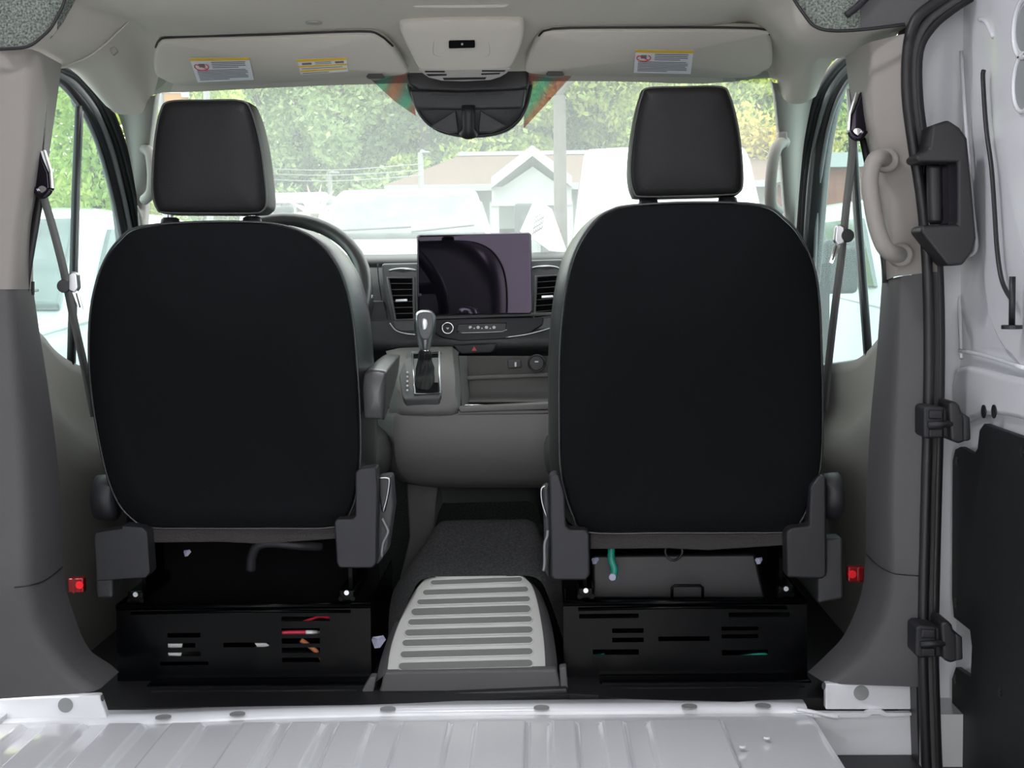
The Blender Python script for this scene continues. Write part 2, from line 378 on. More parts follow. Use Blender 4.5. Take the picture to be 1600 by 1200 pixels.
# step well
sw = sroot('wall_step', 'bright white painted side step well below the passenger pillar', (0.75, 2.56, -0.14))
pp('step_riser', [(1240, 1116), (1437, 1116), (1437, 1181), (1240, 1181)], 2.565, 0.02, 'white_paint', sw, bevel=0.003)
pp('step_lip', [(1272, 1114), (1352, 1114), (1360, 1110), (1378, 1110), (1386, 1114), (1424, 1114), (1424, 1118), (1384, 1120), (1376, 1116), (1362, 1116), (1354, 1121), (1272, 1121)], 2.552, 0.014, 'white_paint', sw)
tube('body_seam', [P(1245, 1108, 2.56), P(1268, 1112, 2.555), P(1292, 1118, 2.552), P(1310, 1121, 2.552)], 0.004, 'white_paint', sw, n=8, sp=4)
zst = P(1350, 1180, 2.565).z
box('step_tread', (0.55, 1.2, zst-0.02), (1.0, 2.57, zst), 'mat_rubber', sw)
box('step_side', (xr-0.004, 1.2, zst), (xr, YF, -0.012), 'white_paint', sw)
# ---- seals on the side door opening
sealpx = [(1500, -20), (1462, 4), (1430, 32), (1418, 80), (1417, 150), (1427, 230), (1442, 330), (1450, 450), (1451, 600), (1446, 800), (1442, 1000), (1445, 1130), (1449, 1230)]
t1 = sroot('trim_seal', 'black rubber door seal beside the white sliding door', (0.88, 2.48, -0.1))
sb = [(a-12, b) for a, b in sealpx[1:]] + [(a+22, b) for a, b in reversed(sealpx[1:])]
pp('seal_carrier', sb, 2.515, .05, 'rubber', t1)
tube('seal_bulb', [P(a, b, 2.47) for a, b in sealpx], 0.0095, 'rubber', t1, n=12, sp=4)
tube('seal_lip', [P(a+9+(6 if b < 60 else 0), b+(6 if b < 40 else 0), 2.49) for a, b in sealpx], 0.0075, 'trim_grey', t1, n=10, sp=4)
tube('seal_outer', [P(a+17+(8 if b < 60 else 0), b+(10 if b < 40 else 0), 2.50) for a, b in sealpx], 0.0095, 'rubber', t1, n=12, sp=4)

# ---- sliding side door (closed) in the plane x = .93
XD = 0.93
d3 = sroot('door_3', 'white steel sliding side door with black lower lining', (XD+.03, 2.0, -0.15))
ed = [(1478, -60), (1474, 30), (1462, 80), (1464, 180), (1478, 330), (1484, 470), (1486, 620), (1480, 800), (1474, 1000), (1474, 1260)]
L0 = [PX(a, b, XD+0.06) for a, b in ed]; L1 = [PX(a+6, b, XD+0.008) for a, b in ed]; L2 = [PX(a+14, b, XD) for a, b in ed]
L3 = [PX(a+60, b, XD) for a, b in ed]; L4 = [Vector((XD, 0.9, p.z)) for p in L3]
surf('inner_skin', [[tuple(p) for p in L] for L in (L0, L1, L2, L3, L4)], 'white_paint', d3, n=5)
# raised pressings on the skin
pxx('pressing', [(1520, -60), (1516, 60), (1522, 240), (1532, 400), (1545, 500), (1580, 560), (1640, 560), (1640, -60)], XD-0.013, 0.02, 'white_paint', d3, bevel=0.010, smooth_n=4)
pxx('pressing', [(1556, -60), (1551, 60), (1566, 240), (1586, 360), (1610, 420), (1660, 430), (1660, -60)], XD-0.026, 0.02, 'white_paint', d3, bevel=0.010, smooth_n=4)
pxx('pressing', [(1492, 575), (1560, 585), (1660, 612), (1660, 680), (1590, 655), (1534, 648), (1492, 660)], XD-0.014, 0.02, 'white_paint', d3, bevel=0.010, smooth_n=3)
tube('window_seam', [PX(a, b, XD-0.028) for a, b in ((1537, 110), (1536, 125), (1541, 200), (1549, 260), (1554, 330), (1558, 390), (1566, 440), (1582, 470))], 0.004, 'rubber', d3, n=8, sp=5)
for y0, y1 in ((18, 70), (98, 160)):
    c = PX(1600, (y0+y1)/2, XD-.028); disc('access_hole', c, (-1, 0, 0), 0.035 if y0 < 50 else 0.042, 0.003, 'plug', d3)
    tube('hole_rim', [c+Vector((-.001, 0.044*math.cos(t*math.pi/12), 0.044*math.sin(t*math.pi/12))) for t in range(24)], 0.004, 'white_paint', d3, n=6, closed=True)
for L_ in ([(1476, 10), (1470, 60), (1471, 120), (1478, 190), (1492, 330), (1499, 470), (1502, 560)], [(1502, 80), (1508, 180), (1521, 330), (1526, 384), (1516, 400)], [(1500, 548), (1540, 556), (1600, 575)], [(1530, 30), (1540, 34), (1552, 58)]):
    tube('crease', [PX(a, b, XD-.0015 if a < 1500 else XD-.014) for a, b in L_], .0035, 'white_paint', d3, n=8, sp=4)
tube('lock_rod', [PX(1582, 432, XD-.034), PX(1581, 508, XD-.034)], 0.0052, 'rubber', d3)
disc('rod_grommet', PX(1581, 508, XD-.034), (0, 0, 1), 0.016, 0.006, 'rubber', d3)
for a in (1536, 1552): disc('drain_hole', PX(a, 643, XD-.0165), (-1, 0, 0), 0.0115, 0.002, 'rubber', d3)
hb = [(1492, 702), (1500, 698), (1521, 710), (1527, 700), (1530, 672), (1537, 662), (1600, 684), (1680, 712), (1680, 1300), (1487, 1300), (1487, 1060), (1493, 1042), (1516, 1058), (1518, 1010), (1515, 985), (1490, 965), (1487, 930), (1488, 720)]
pxx('lower_lining', hb, XD-0.016, 0.012, 'hardboard', d3, bevel=0.002)
for a, b in ((1495, 721), (1596, 706), (1493, 942), (1492, 1061), (1562, 1083), (1491, 1183)):
    disc('fastener', PX(a, b, XD-0.0165), (-1, 0, 0), 0.009, 0.003, 'plastic_black', d3); disc('fastener_hole', PX(a, b, XD-0.0185), (-1, 0, 0), 0.004, 0.002, 'rubber', d3)
# black latch cover
lc = tag(pp('latch_cover', [(1452, 232), (1457, 195), (1482, 187), (1500, 199), (1512, 216), (1520, 300), (1526, 372), (1521, 392), (1505, 414), (1481, 416), (1440, 364), (1438, 356), (1446, 352), (1496, 350), (1496, 254), (1433, 254), (1430, 244)], 2.40, 0.07, 'plastic_black', bevel=0.006), 'large black plastic latch cover at the front edge of the sliding door', 'latch cover')
pp('recess', [(1447, 250), (1500, 250), (1500, 354), (1450, 354)], 2.45, 0.03, 'gloss_black', lc, bevel=0.003)
pp('roller', [(1450, 256), (1474, 256), (1476, 350), (1453, 350)], 2.43, 0.02, 'plastic_black', lc, bevel=0.008)
def hinge(dx, dy, label):
    h = thing('door_guide', label, 'door guide', P(1480+dx, 690+dy, 2.45))
    q = lambda L: [(a+dx, b+dy) for a, b in L]
    pp('base', q([(1443, 638), (1450, 634), (1476, 637), (1476, 684), (1447, 686), (1443, 680)]), 2.41, 0.06, 'plastic_dark', h, bevel=0.005)
    pp('arm', q([(1468, 638), (1486, 638), (1486, 684), (1468, 684)]), 2.42, 0.05, 'plastic_black', h, bevel=0.004)
    pp('upper_tab', q([(1452, 641), (1474, 641), (1474, 655), (1452, 655)]), 2.405, 0.02, 'plastic_dark', h, bevel=0.003)
    pp('lower_tab', q([(1452, 670), (1474, 670), (1474, 684), (1452, 684)]), 2.405, 0.02, 'plastic_dark', h, bevel=0.003)
    tube('pin', [P(1450+dx, 664+dy, 2.405), P(1488+dx, 662+dy, 2.405)], 0.0058, 'plastic_dark', h, n=12)
    pp('wedge', q([(1482, 630), (1494, 627), (1500, 634), (1503, 645), (1516, 652), (1517, 686), (1508, 690), (1498, 694), (1486, 688)]), 2.40, 0.07, 'plastic_black', h, bevel=0.005)
    pp('wedge_cap', q([(1505, 648), (1516, 652), (1517, 688), (1506, 690)]), 2.392, 0.02, 'plastic_dark', h, bevel=0.003)
hinge(0, 0, 'upper black door guide bracket just above the black door lining')
hinge(-12, 343, 'lower black door guide bracket in the notch of the black door lining')

# ---- ceiling / headliner
def cl(pts): return [tuple(P(*p)) for p in pts]
def wpt(x, y, z): return (x, y, z)
yA, yB = 2.45, 2.76
row0 = cl([(-70, 80, 2.47), (0, 76, 2.47), (42, 72, yA), (66, 56, yA), (84, 36, yA), (103, -4, yA)]) + [(-.60, yA, 1.312), (-.3, yA, 1.318), (0, yA, 1.32), (.3, yA, 1.318), (.53, yA, 1.312)] + cl([(1236, -6, yA), (1256, 22, yA), (1272, 40, yA), (1300, 47, yA), (1350, 45, 2.47), (1430, 36, 2.47)])
row1 = cl([(-30, 90, 2.60), (40, 82, 2.58), (62, 84, 2.57), (80, 74, 2.56), (100, 56, 2.56), (122, 10, 2.56)]) + [(-.58, 2.56, 1.308), (-.3, 2.56, 1.314), (0, 2.56, 1.316), (.3, 2.56, 1.314), (.52, 2.56, 1.308)] + cl([(1206, 6, 2.56), (1226, 38, 2.56), (1246, 60, 2.56), (1284, 68, 2.57), (1330, 66, 2.58), (1400, 55, 2.60)])
row2 = cl([(70, 108, 2.76), (96, 105, 2.74), (112, 100, 2.74), (134, 90, 2.74), (160, 74, 2.74), (205, 36, 2.74)]) + [(-.55, 2.74, 1.298), (-.3, 2.74, 1.302), (0, 2.74, 1.304), (.3, 2.74, 1.302), (.50, 2.74, 1.298)] + cl([(1164, 22, 2.74), (1210, 52, 2.74), (1238, 72, 2.74), (1272, 86, 2.74), (1300, 88, 2.74), (1335, 90, 2.76)])
row3 = cl([(110, 108, 2.84), (120, 112, 2.82), (140, 120, 2.84), (170, 122, 2.88), (200, 116, 2.90), (236, 96, 2.92)]) + [(-.55, 2.90, 1.262), (-.3, 2.90, 1.262), (0, 2.90, 1.262), (.3, 2.90, 1.262), (.50, 2.90, 1.262)] + cl([(1190, 80, 2.92), (1218, 96, 2.90), (1238, 104, 2.88), (1262, 108, 2.84), (1280, 98, 2.82), (1300, 96, 2.84)])
row4 = cl([(165, 165, 3.02), (172, 170, 3.00), (184, 178, 3.02), (202, 179, 3.04), (222, 177, 3.05), (240, 148, 3.02)]) + [(-.56, 3.0, 1.215), (-.3, 2.99, 1.222), (0, 2.99, 1.225), (.3, 2.99, 1.222), (.51, 3.0, 1.215)] + cl([(1204, 122, 3.02), (1216, 140, 3.04), (1230, 160, 3.03), (1252, 162, 3.02), (1266, 156, 3.00), (1275, 150, 3.02)])
ce = surf('ceiling', [row0, row1, row2, row3, row4], 'headliner', None, n=3, across=4); struct(ce, 'pale grey moulded headliner above the windshield')
# creases, clip and recess details in the headliner
tube('crease', [P(*q) for q in ((96, 103, 2.735), (130, 93, 2.73), (160, 73, 2.73), (185, 50, 2.73), (215, 22, 2.73), (245, 16, 2.73))], 0.0022, 'headliner', ce, n=6, sp=4)
tube('crease', [P(*q) for q in ((1320, 87, 2.735), (1290, 84, 2.73), (1255, 74, 2.73), (1220, 46, 2.73), (1190, 18, 2.73), (1165, -5, 2.73))], 0.0022, 'headliner', ce, n=6, sp=4)
pp('clip', [(170, 76), (178, 72), (184, 80), (176, 87)], 2.70, 0.01, 'trim_light', ce, bevel=0.002)
disc('dimple', Vector((P(490, 21, 2.72).x, P(490, 21, 2.72).y, 1.3025)), (0, 0, -1), 0.016, 0.003, 'button', ce)
tube('roof_hatch_edge', [P(*q) for q in ((632, -8, 2.62), (645, 6, 2.62), (665, 9, 2.62), (770, 9, 2.62), (792, 6, 2.62), (806, -8, 2.62))], 0.004, 'headliner', ce, n=8, sp=5)
tube('edge_piping', [P(a, b, 2.446) for a, b in ((-40, 80), (0, 77), (42, 73), (66, 57), (84, 37), (103, -4), (108, -30))], .003, 'rubber', ce, n=8, sp=4)
tube('edge_piping', [P(a, b, 2.446) for a, b in ((1232, -30), (1238, -6), (1257, 23), (1273, 41), (1300, 48), (1350, 46), (1414, 38))], .003, 'rubber', ce, n=8, sp=4)
# felt behind the headliner corners
fe = pp('trim_felt', [(-330, 88), (40, 74), (72, 54), (90, 30), (112, -10), (112, -160), (-330, -160)], 2.475, 0.03, 'felt'); struct(fe, 'speckled grey felt roof panel above the driver pillar')
fe = pp('trim_felt', [(1230, -160), (1230, -10), (1262, 34), (1290, 47), (1345, 45), (1345, -160)], 2.475, 0.03, 'felt'); struct(fe, 'speckled grey felt roof panel above the passenger pillar')
fe = pp('trim_felt', [(1345, 45), (1430, 36), (1470, 0), (1470, -160), (1345, -160)], 2.472, 0.03, 'trim_grey'); struct(fe, 'dark roof lining above the sliding door seal')
tube('felt_cable', [P(1322, 24, 2.465), P(1340, 10, 2.465), P(1362, -12, 2.465)], 0.006, 'plastic_dark', fe, n=8, sp=3)
# outer shell: roof, cargo walls, floor sides
box('ceiling_cargo', (-0.98, -0.4, 1.92), (0.98, 2.5, 1.96), 'white_paint')['kind'] = 'structure'
box('ceiling_roof', (-0.98, 2.5, 1.36), (0.98, 3.0, 1.40), 'car_white')['kind'] = 'structure'
box('wall_cab_top', (-0.98, 2.49, 1.322), (0.98, 2.52, 1.96), 'trim_light')['kind'] = 'structure'
box('wall_cargo_left', (-0.94, -0.4, -0.12), (-0.90, 2.45, 1.94), 'white_paint')['kind'] = 'structure'
box('wall_cargo_right', (XD+.03, -0.4, -0.2), (XD+.07, 2.62, 1.94), 'white_paint')['kind'] = 'structure'
box('wall_rear_left', (-0.98, -0.46, -0.2), (-0.74, -0.4, 1.96), 'white_paint')['kind'] = 'structure'
box('wall_rear_right', (0.74, -0.46, -0.2), (1.0, -0.4, 1.96), 'white_paint')['kind'] = 'structure'
box('wall_rear_header', (-0.74, -0.46, 1.68), (0.74, -0.4, 1.96), 'white_paint')['kind'] = 'structure'
jm = pp('wall_jamb', [(1436, -80), (1580, -80), (1580, 1260), (1440, 1260)], 2.60, .02, 'white_paint'); struct(jm, 'white door jamb behind the rubber seal')
box('wall_sill_left', (-0.98, 2.44, -0.2), (-0.84, 3.95, 0.02), 'car_white')['kind'] = 'structure'
box('wall_sill_right', (0.84, 2.5, -0.2), (0.98, 3.95, 0.02), 'car_white')['kind'] = 'structure'
box('wall_firewall', (-0.95, 3.86, -0.2), (0.95, 3.9, 0.84), 'plastic_black')['kind'] = 'structure'

for i, (lx, ly) in enumerate(((0.0, 1.9),)):  # unseen lamp, added to brighten the cargo floor
    lp = thing('fill_lamp', 'added fill lamp, out of view on the middle of the cargo roof', 'lamp', (lx, ly, 1.89))
    box('fill_lamp_housing', (lx-.11, ly-.06, 1.90), (lx+.11, ly+.06, 1.92), 'white_paint', lp, bevel=.005)
    ld = bpy.data.lights.new('fill_light', 'AREA'); ld.shape = 'RECTANGLE'; ld.size = .2; ld.size_y = .1; ld.energy = 2.9; ld.color = (0.97, 0.95, 1.0)
    lo = bpy.data.objects.new('fill_light', ld); COL.objects.link(lo); lo.parent = lp; lo.location = (0, 0, .003)
# ---- windshield
WS0, WSK = 2.99, 1.95                     # y at z=1.225, slope dy/dz
def PW(px, py):
    d = ray(px, py); # plane y = WS0 + (1.225 - z)*WSK
    t = (WS0 + (1.225-CAM.z)*WSK - CAM.y)/(d.y + d.z*WSK); return CAM + d*t
wpoly = [(248, 118), (238, 160), (231, 230), (226, 345), (222, 425), (1228, 405), (1226, 330), (1222, 230), (1212, 150), (1200, 112)]
w1 = prism('window_1', [PW(a, b) for a, b in wpoly], (0, 0.004, 0.002), 'windshield_glass'); struct(w1, 'large windshield of greenish glass')
for q in ([(574, 118), (640, 112), (650, 180), (618, 158)], [(893, 118), (822, 112), (818, 200), (850, 165)]):
    prism('frit', [PW(a, b)+Vector((0, -0.004, -0.002)) for a, b in spline(q, 3, True)] if False else [PW(a, b)+Vector((0, -0.004, -0.002)) for a, b in q], (0, 0.002, 0.001), 'frit', w1)

# ---- A pillars
def apillar(name, label, edge, seal, X):
    s = sroot(name, label, tuple(PX(seal[-1][0], seal[-1][1], X)))
    A = [tuple(PW(a, b)+Vector((0, -0.01, 0))) for a, b in edge]; B = [tuple(PX(a, b, X)) for a, b in seal]
    M = [tuple((Vector(a)+Vector(b))/2 + Vector((0, -0.035, 0.0))) for a, b in zip(A, B)]
    A2 = [tuple(Vector(a)+Vector((0, 0.05, 0.02))) for a in A]
    B2 = [tuple(Vector(b)+Vector((0.012 if X > 0 else -.012, 0.08, 0.0))) for b in B]
    surf('cover', [A2, A, M, B, B2], 'trim_light', s, n=6)
    tube('outer_pillar', [Vector(b)+Vector((.058 if X > 0 else -.058, .05, 0)) for b in [tuple(Vector(B[0])*3-Vector(B[1])*2)]+B], .022, 'car_dark', s, n=10, sp=3); return s
apl = apillar('trim_1', 'pale grey windshield pillar trim on the driver side', [(244, 150), (240, 175), (234, 230), (230, 300), (226, 360), (222, 440)], [(176, 172), (186, 182), (198, 225), (210, 285), (220, 350), (228, 440)], -0.80)
apr = apillar('trim_2', 'pale grey windshield pillar trim on the passenger side', [(1207, 130), (1212, 160), (1219, 230), (1224, 300), (1228, 360), (1232, 440)], [(1272, 148), (1266, 170), (1256, 225), (1250, 285), (1245, 350), (1238, 440)], 0.80)
# pillar grab handles
gh = thing('grab_handle', 'slim pale grab handle on the passenger windshield pillar', 'grab handle', P(1210, 320, 3.18))
tube('grip', [P(*q) for q in ((1226, 222, 3.20), (1215, 228, 3.14), (1208, 250, 3.12), (1204, 290, 3.12), (1205, 320, 3.14), (1216, 330, 3.20))], 0.013, 'trim_light', gh, n=10, sp=4)
pp('mount', [(1216, 205), (1230, 205), (1232, 232), (1216, 232)], 3.17, 0.03, 'trim_light', gh, bevel=0.004)
gh = thing('grab_handle', 'pale grab handle edge on the driver windshield pillar', 'grab handle', P(236, 300, 3.2))
tube('grip', [P(*q) for q in ((226, 232, 3.20), (234, 240, 3.16), (238, 270, 3.15), (236, 300, 3.16), (226, 312, 3.2))], 0.012, 'trim_light', gh, n=10, sp=4)

# ---- front doors with windows
def frontdoor(name, wname, label, X, arcs, glass, bar, sill, parc):
    sg = -1 if X < 0 else 1
    s = sroot(name, label, (X, 3.1, -0.02))
    for (pts, rad, mt, dx, nm) in arcs:
        tube(nm, [PX(a, b, X+dx*sg) for a, b in pts], rad, mt, s, n=10, sp=5)
    g = mk(wname, [PX(a, b, X+0.045*sg) for a, b in glass], [tuple(range(len(glass)))], 'side_glass', None, solid=0.004); struct(g, label.split(' with')[0] + ' window pane')
    tube('divider', [PX(a, b, X+0.035*sg) for a, b in bar], 0.008, 'rubber', s, n=8)
    tube('divider_trim', [PX(a+5*(-sg), b, X+0.035*sg) for a, b in bar], 0.005, 'frame_grey', s, n=8)
    # panel : sill line then bulge, armrest, lower pocket
    T = [PX(a, b, X+0.03*sg) for a, b in sill]
    rows = []
    for dz, dx in ((0, 0.05), (0.004, 0.03), (-0.004, 0.0), (-0.03, -0.008), (-0.10, -0.005), (-0.16, -0.03), (-0.20, -0.045), (-0.26, -0.035), (-0.34, -0.01), (-0.5, -0.02), (-0.62, -0.02), (-.75, -.02)):
        rows.append([(X+(0.03+dx)*sg, p.y, p.z+dz) for p in T])
    surf('trim_panel', rows, 'door_trim', s, n=5)
    return s
XL, XR = -0.82, 0.82
dl = frontdoor('door_1', 'window_2', 'driver door with grey lining and black window seal', XL,
  [([(78, 92), (100, 104), (130, 120), (163, 160), (188, 218), (206, 285), (219, 350), (230, 430), (238, 520)], 0.011, 'rubber', 0.0, 'seal'),
   ([(74, 96), (97, 108), (124, 126), (155, 166), (179, 222), (197, 290), (210, 352), (222, 430), (230, 520)], 0.009, 'plastic_black', 0.012, 'seal'),
   ([(70, 102), (96, 114), (119, 134), (147, 172), (170, 226), (188, 292), (201, 354), (214, 430), (224, 520)], 0.009, 'frame_grey', 0.02, 'frame'),
   ([(66, 110), (94, 122), (114, 142), (139, 178), (161, 230), (179, 294), (192, 356), (206, 430), (216, 520)], 0.011, 'rubber', 0.03, 'run_channel'),
   ([(90, 128), (110, 148), (134, 184), (155, 234), (172, 296), (185, 358), (198, 430), (210, 520)], 0.005, 'frame_grey', 0.035, 'run_channel')],
  [(60, 100), (95, 118), (118, 142), (145, 180), (167, 232), (184, 295), (197, 356), (214, 470), (225, 600), (20, 600), (20, 200)],
  [(124, 140), (122, 180), (117, 300), (113, 450), (110, 570)],
  [(20, 492), (48, 508), (66, 520), (84, 542), (104, 558), (130, 570), (170, 578), (230, 582)], None)
dr = frontdoor('door_2', 'window_3', 'passenger door with grey lining and black window seal', XR,
  [([(1335, 80), (1316, 94), (1296, 116), (1276, 150), (1262, 205), (1252, 270), (1246, 350), (1242, 430), (1238, 520)], 0.011, 'rubber', 0.0, 'seal'),
   ([(1340, 84), (1320, 98), (1302, 120), (1284, 154), (1270, 208), (1260, 272), (1254, 350), (1250, 430), (1246, 520)], 0.009, 'plastic_black', 0.012, 'seal'),
   ([(1344, 90), (1324, 104), (1308, 124), (1292, 158), (1278, 210), (1268, 274), (1262, 350), (1258, 430), (1254, 520)], 0.009, 'frame_grey', 0.02, 'frame'),
   ([(1348, 98), (1328, 112), (1314, 130), (1299, 162), (1286, 212), (1276, 276), (1270, 350), (1266, 430), (1262, 520)], 0.011, 'rubber', 0.03, 'run_channel'),
   ([(1330, 120), (1318, 138), (1304, 168), (1292, 214), (1282, 278), (1276, 350), (1272, 430), (1268, 520)], 0.005, 'frame_grey', 0.035, 'run_channel')],
  [(1360, 96), (1326, 112), (1312, 130), (1297, 164), (1284, 214), (1274, 278), (1266, 350), (1258, 470), (1250, 600), (1420, 600), (1420, 200)],
  [(1331, 140), (1334, 220), (1341, 330), (1350, 450), (1358, 560)],
  [(1430, 488), (1400, 505), (1376, 522), (1356, 545), (1335, 560), (1305, 566), (1275, 570), (1230, 574)], None)
# red reflectors on the door ends
for (c, lab, o2) in ((PX(118, 915, -.775), 'red door reflector beside the driver seat base', 1), (PX(1338, 898, .775), 'red door reflector beside the passenger seat base', -1)):
    r_ = thing('door_reflector', lab, 'reflector', c-Vector((0, 0, .02)))
    box('lens', c-Vector((0.016, 0.0, 0.015)), c+Vector((0.016, 0.02, 0.015)), 'red_plastic', r_, bevel=0.003)
    disc('bright_spot', c+Vector((.008*o2, -.001, .001)), (0, -1, 0), .008, .004, 'spot_red', r_, n=12)  # bright spot on the reflector painted as a lighter red disc
    box('rib', c-Vector((0.001+.004*o2, 0.004, 0.015)), c+Vector((.003-.004*o2, 0.0, 0.015)), 'red_plastic', r_)

# ================================================================== SEATS
def seat(name, label, D, inner):
    """inner = +1 when the vehicle centre lies to +x of the seat"""
    YT, YBm, pt, pb = 2.60, 2.74, D['ptop'], D['pbot']
    yr = lambda py: YT + (YBm-YT)*(py-pt)/(pb-pt)
    out = [P(a, b, yr(b)) for a, b in spline(D['back'], 5, True)]
    c = sum(out, Vector())/len(out)
    root = thing(name, label, 'seat', (c.x, 2.85, 0.0))
    def ring(sin, sout, sz, dy, z0=0):
        r = []
        for p in out:
            d = p-c; sx = sin if d.x*inner > 0 else sout
            r.append(Vector((c.x+d.x*sx, p.y+dy, c.z+d.z*sz)))
        return r
    v, f = loft([ring(.985, .99, .99, 0.004), ring(1.0, 1.0, 1.0, .010), ring(1.035, 1.0, 1.0, .03), ring(1.07, 1.005, 1.0, .07), ring(1.08, 1.0, .995, .10), ring(1.04, .97, .97, .13), ring(.85, .8, .9, .14)], True, False, True)
    mk('backrest', v, f, 'leather', root, smooth=True)
    v, f = loft([ring(.99, .993, .993, .008), ring(.985, .988, .988, 0), ring(.97, .975, .98, -.005), ring(.8, .8, .85, -.010), ring(.5, .5, .5, -.013)], True, False, True)
    mk('back_panel', v, f, 'cloth', root, smooth=True)
    pip = ring(1.0, 1.0, 1.0, .004); tube('piping', pip, 0.0025, 'leather', root, n=6, closed=True)
    # head restraint
    hp = spline(D['head'], 5, True); h0 = [P(a, b, 2.60) for a, b in hp]; hc = sum(h0, Vector())/len(h0)
    hr = lambda s, dy, sz=None: [Vector((hc.x+(p.x-hc.x)*s, p.y+dy, hc.z+(p.z-hc.z)*(sz or s))) for p in h0]
    v, f = loft([hr(.45, -.014), hr(.82, -.010), hr(.93, -.005), hr(.965, 0.004), hr(.985, .012), hr(1.0, .035), hr(1.0, .07), hr(.97, .10), hr(.85, .12)], True, True, True)
    hd = mk('head_restraint', v, f, 'leather_dark', root, smooth=True)  # seat leather darkened for the weak light from the rear
    tube('seam', hr(.972, 0.004), 0.0022, 'leather', hd, n=6, closed=True)
    for a, b in D['posts']:
        p = P(a, b, 2.64); tube('post', [p+Vector((0, 0, -.03)), p+Vector((0, 0, .05))], 0.006, 'satin', root)
        tube('post_sleeve', [p+Vector((0, 0, -.014)), p+Vector((0, 0, -.006)), p+Vector((0, 0, 0.003)), p+Vector((0, 0, 0.006))], [.019, .0185, .017, .012], 'plastic_black', root, n=16)
    # cushion
    hw = 0.265
    cs = []
    for y, zz, k in ((2.82, 0, .9), (2.85, .0, 1), (2.95, .012, 1.03), (3.15, .02, 1.03), (3.24, .015, 1), (3.27, -.01, .9)):
        cs.append([(c.x+x*k*hw, y, z+zz) for x, z in ((-1, .34), (-1.06, .42), (-1.04, .465), (-.92, .475), (-.7, .45), (0, .44), (.7, .45), (.92, .475), (1.04, .465), (1.06, .42), (1, .34), (0, .33))])
    mk('cushion', *loft(cs, True, True, True), 'leather', root, smooth=True, sub=1)
    # flap of felt trim under the backrest
    (x0, y0), (x1, y1) = D['flap']
    pp('felt_flap', [(x0, y0-6), (x1, y0-4), (x1, y1-8), ((x0*.4+x1*.6), y1), (x0*.6+x1*.4, y1-3), (x0, y1-2)], 2.745, 0.012, 'felt_brown', root, bevel=0.002)
    # side shields
    for q in D['shields']: pp('side_shield', q, 2.70, 0.05, 'plastic_dark', root, bevel=0.005)
    for q in D['shield_sides']: pp('shield_cover', q, 2.74, 0.05, 'dash', root, bevel=0.006)
    a, b, w = D['knob']
    k0, k1 = P(a-w/2, b, 2.72), P(a+w/2, b, 2.72)
    tube('recliner_knob', [k0+Vector((0, .04, 0)), k0+Vector((.003, .04, 0)), (k0+k1)/2+Vector((0, .04, 0)), k1+Vector((-.004, .04, 0)), k1+Vector((0, .04, 0))], [.038, .044, .046, .047, .042], 'plastic_dark', root, n=28)
    # pedestal: open box of black sheet steel
    (ax, ay), (bx, by) = D['ped_top']; Yp = 2.775
    tl, tr = P(ax, ay, Yp), P(bx, by, Yp); zt = (tl.z+tr.z)/2; w = tr.x-tl.x
    ped = slotted('pedestal', (tl.x, Yp, 0.0), (1, 0, 0), (0, 0.06, 1), w, zt-0.012, [(s[0]*w, s[1]*w, s[2]*(zt-.012), s[3]*(zt-.012)) for s in D['slots']], 0.003, 'black_steel', root)
    tube('top_flange', [(tl.x, Yp+.008, zt-.006), (tr.x, Yp+.008, zt-.006)], 0.006, 'black_steel', ped, n=10)
    tube('stiffener', [(tl.x+.03, Yp+.004, zt-.018), (tl.x+w*.5, Yp+.004, zt-.015), (tr.x-.04, Yp+.004, zt-.018)], 0.003, 'black_steel', ped, n=8)
    for xx in (tl.x, tr.x-.003):
        box('side_panel', (xx, Yp+.01, 0), (xx+.003, 3.2, zt), 'black_steel', ped)
    box('tray', (tl.x+.01, Yp+.02, zt-.05), (tr.x-.01, 2.97, zt-.045), 'matte_black', ped)
    box('shade_backing', (tl.x+.004, 2.97, 0.02), (tr.x-.004, 2.98, .34), 'matte_black', ped)  # matte black sheet added to keep the space under the seat dark
    box('floor_bracket', (tl.x+.07, Yp-.05, 0), (tr.x-.0, Yp-.0, 0.018), 'black_steel', ped, bevel=.006)
    tube('floor_bead', [(tl.x+.09, Yp-.075, 0.004), (tr.x-.02, Yp-.075, 0.004)], 0.011, 'mat_rubber', ped, n=10)
    # seat rails and slide mechanism above the pedestal
    for xx in (tl.x+.045, tr.x-.045):
        box('rail', (xx-.016, Yp-.01, zt+.006), (xx+.016, 3.2, zt+.03), 'black_steel', root, bevel=.004)
        box('riser', (xx-.004, Yp+.05, zt+.02), (xx+.004, 3.15, .35), 'black_steel', root)
        for j in range(3):
            disc('rail_bolt', (xx-.012+.012*j, Yp-.012, zt+.012+.012*(j % 2)), (0, -1, 0), .005, .004, 'satin' if j == 1 else 'black_steel', root, n=10)
    tube('slide_bar', [(tl.x+.02, Yp+.05, .305), (tr.x-.02, Yp+.05, .305)], .0022, 'satin', root, n=8)
    box('shade_pan', (tl.x+.02, Yp+.03, .33), (tr.x-.02, 3.2, .345), 'matte_black', root)  # matte black, closed in to hold back light under the seat
    return root, c, tl, tr, zt

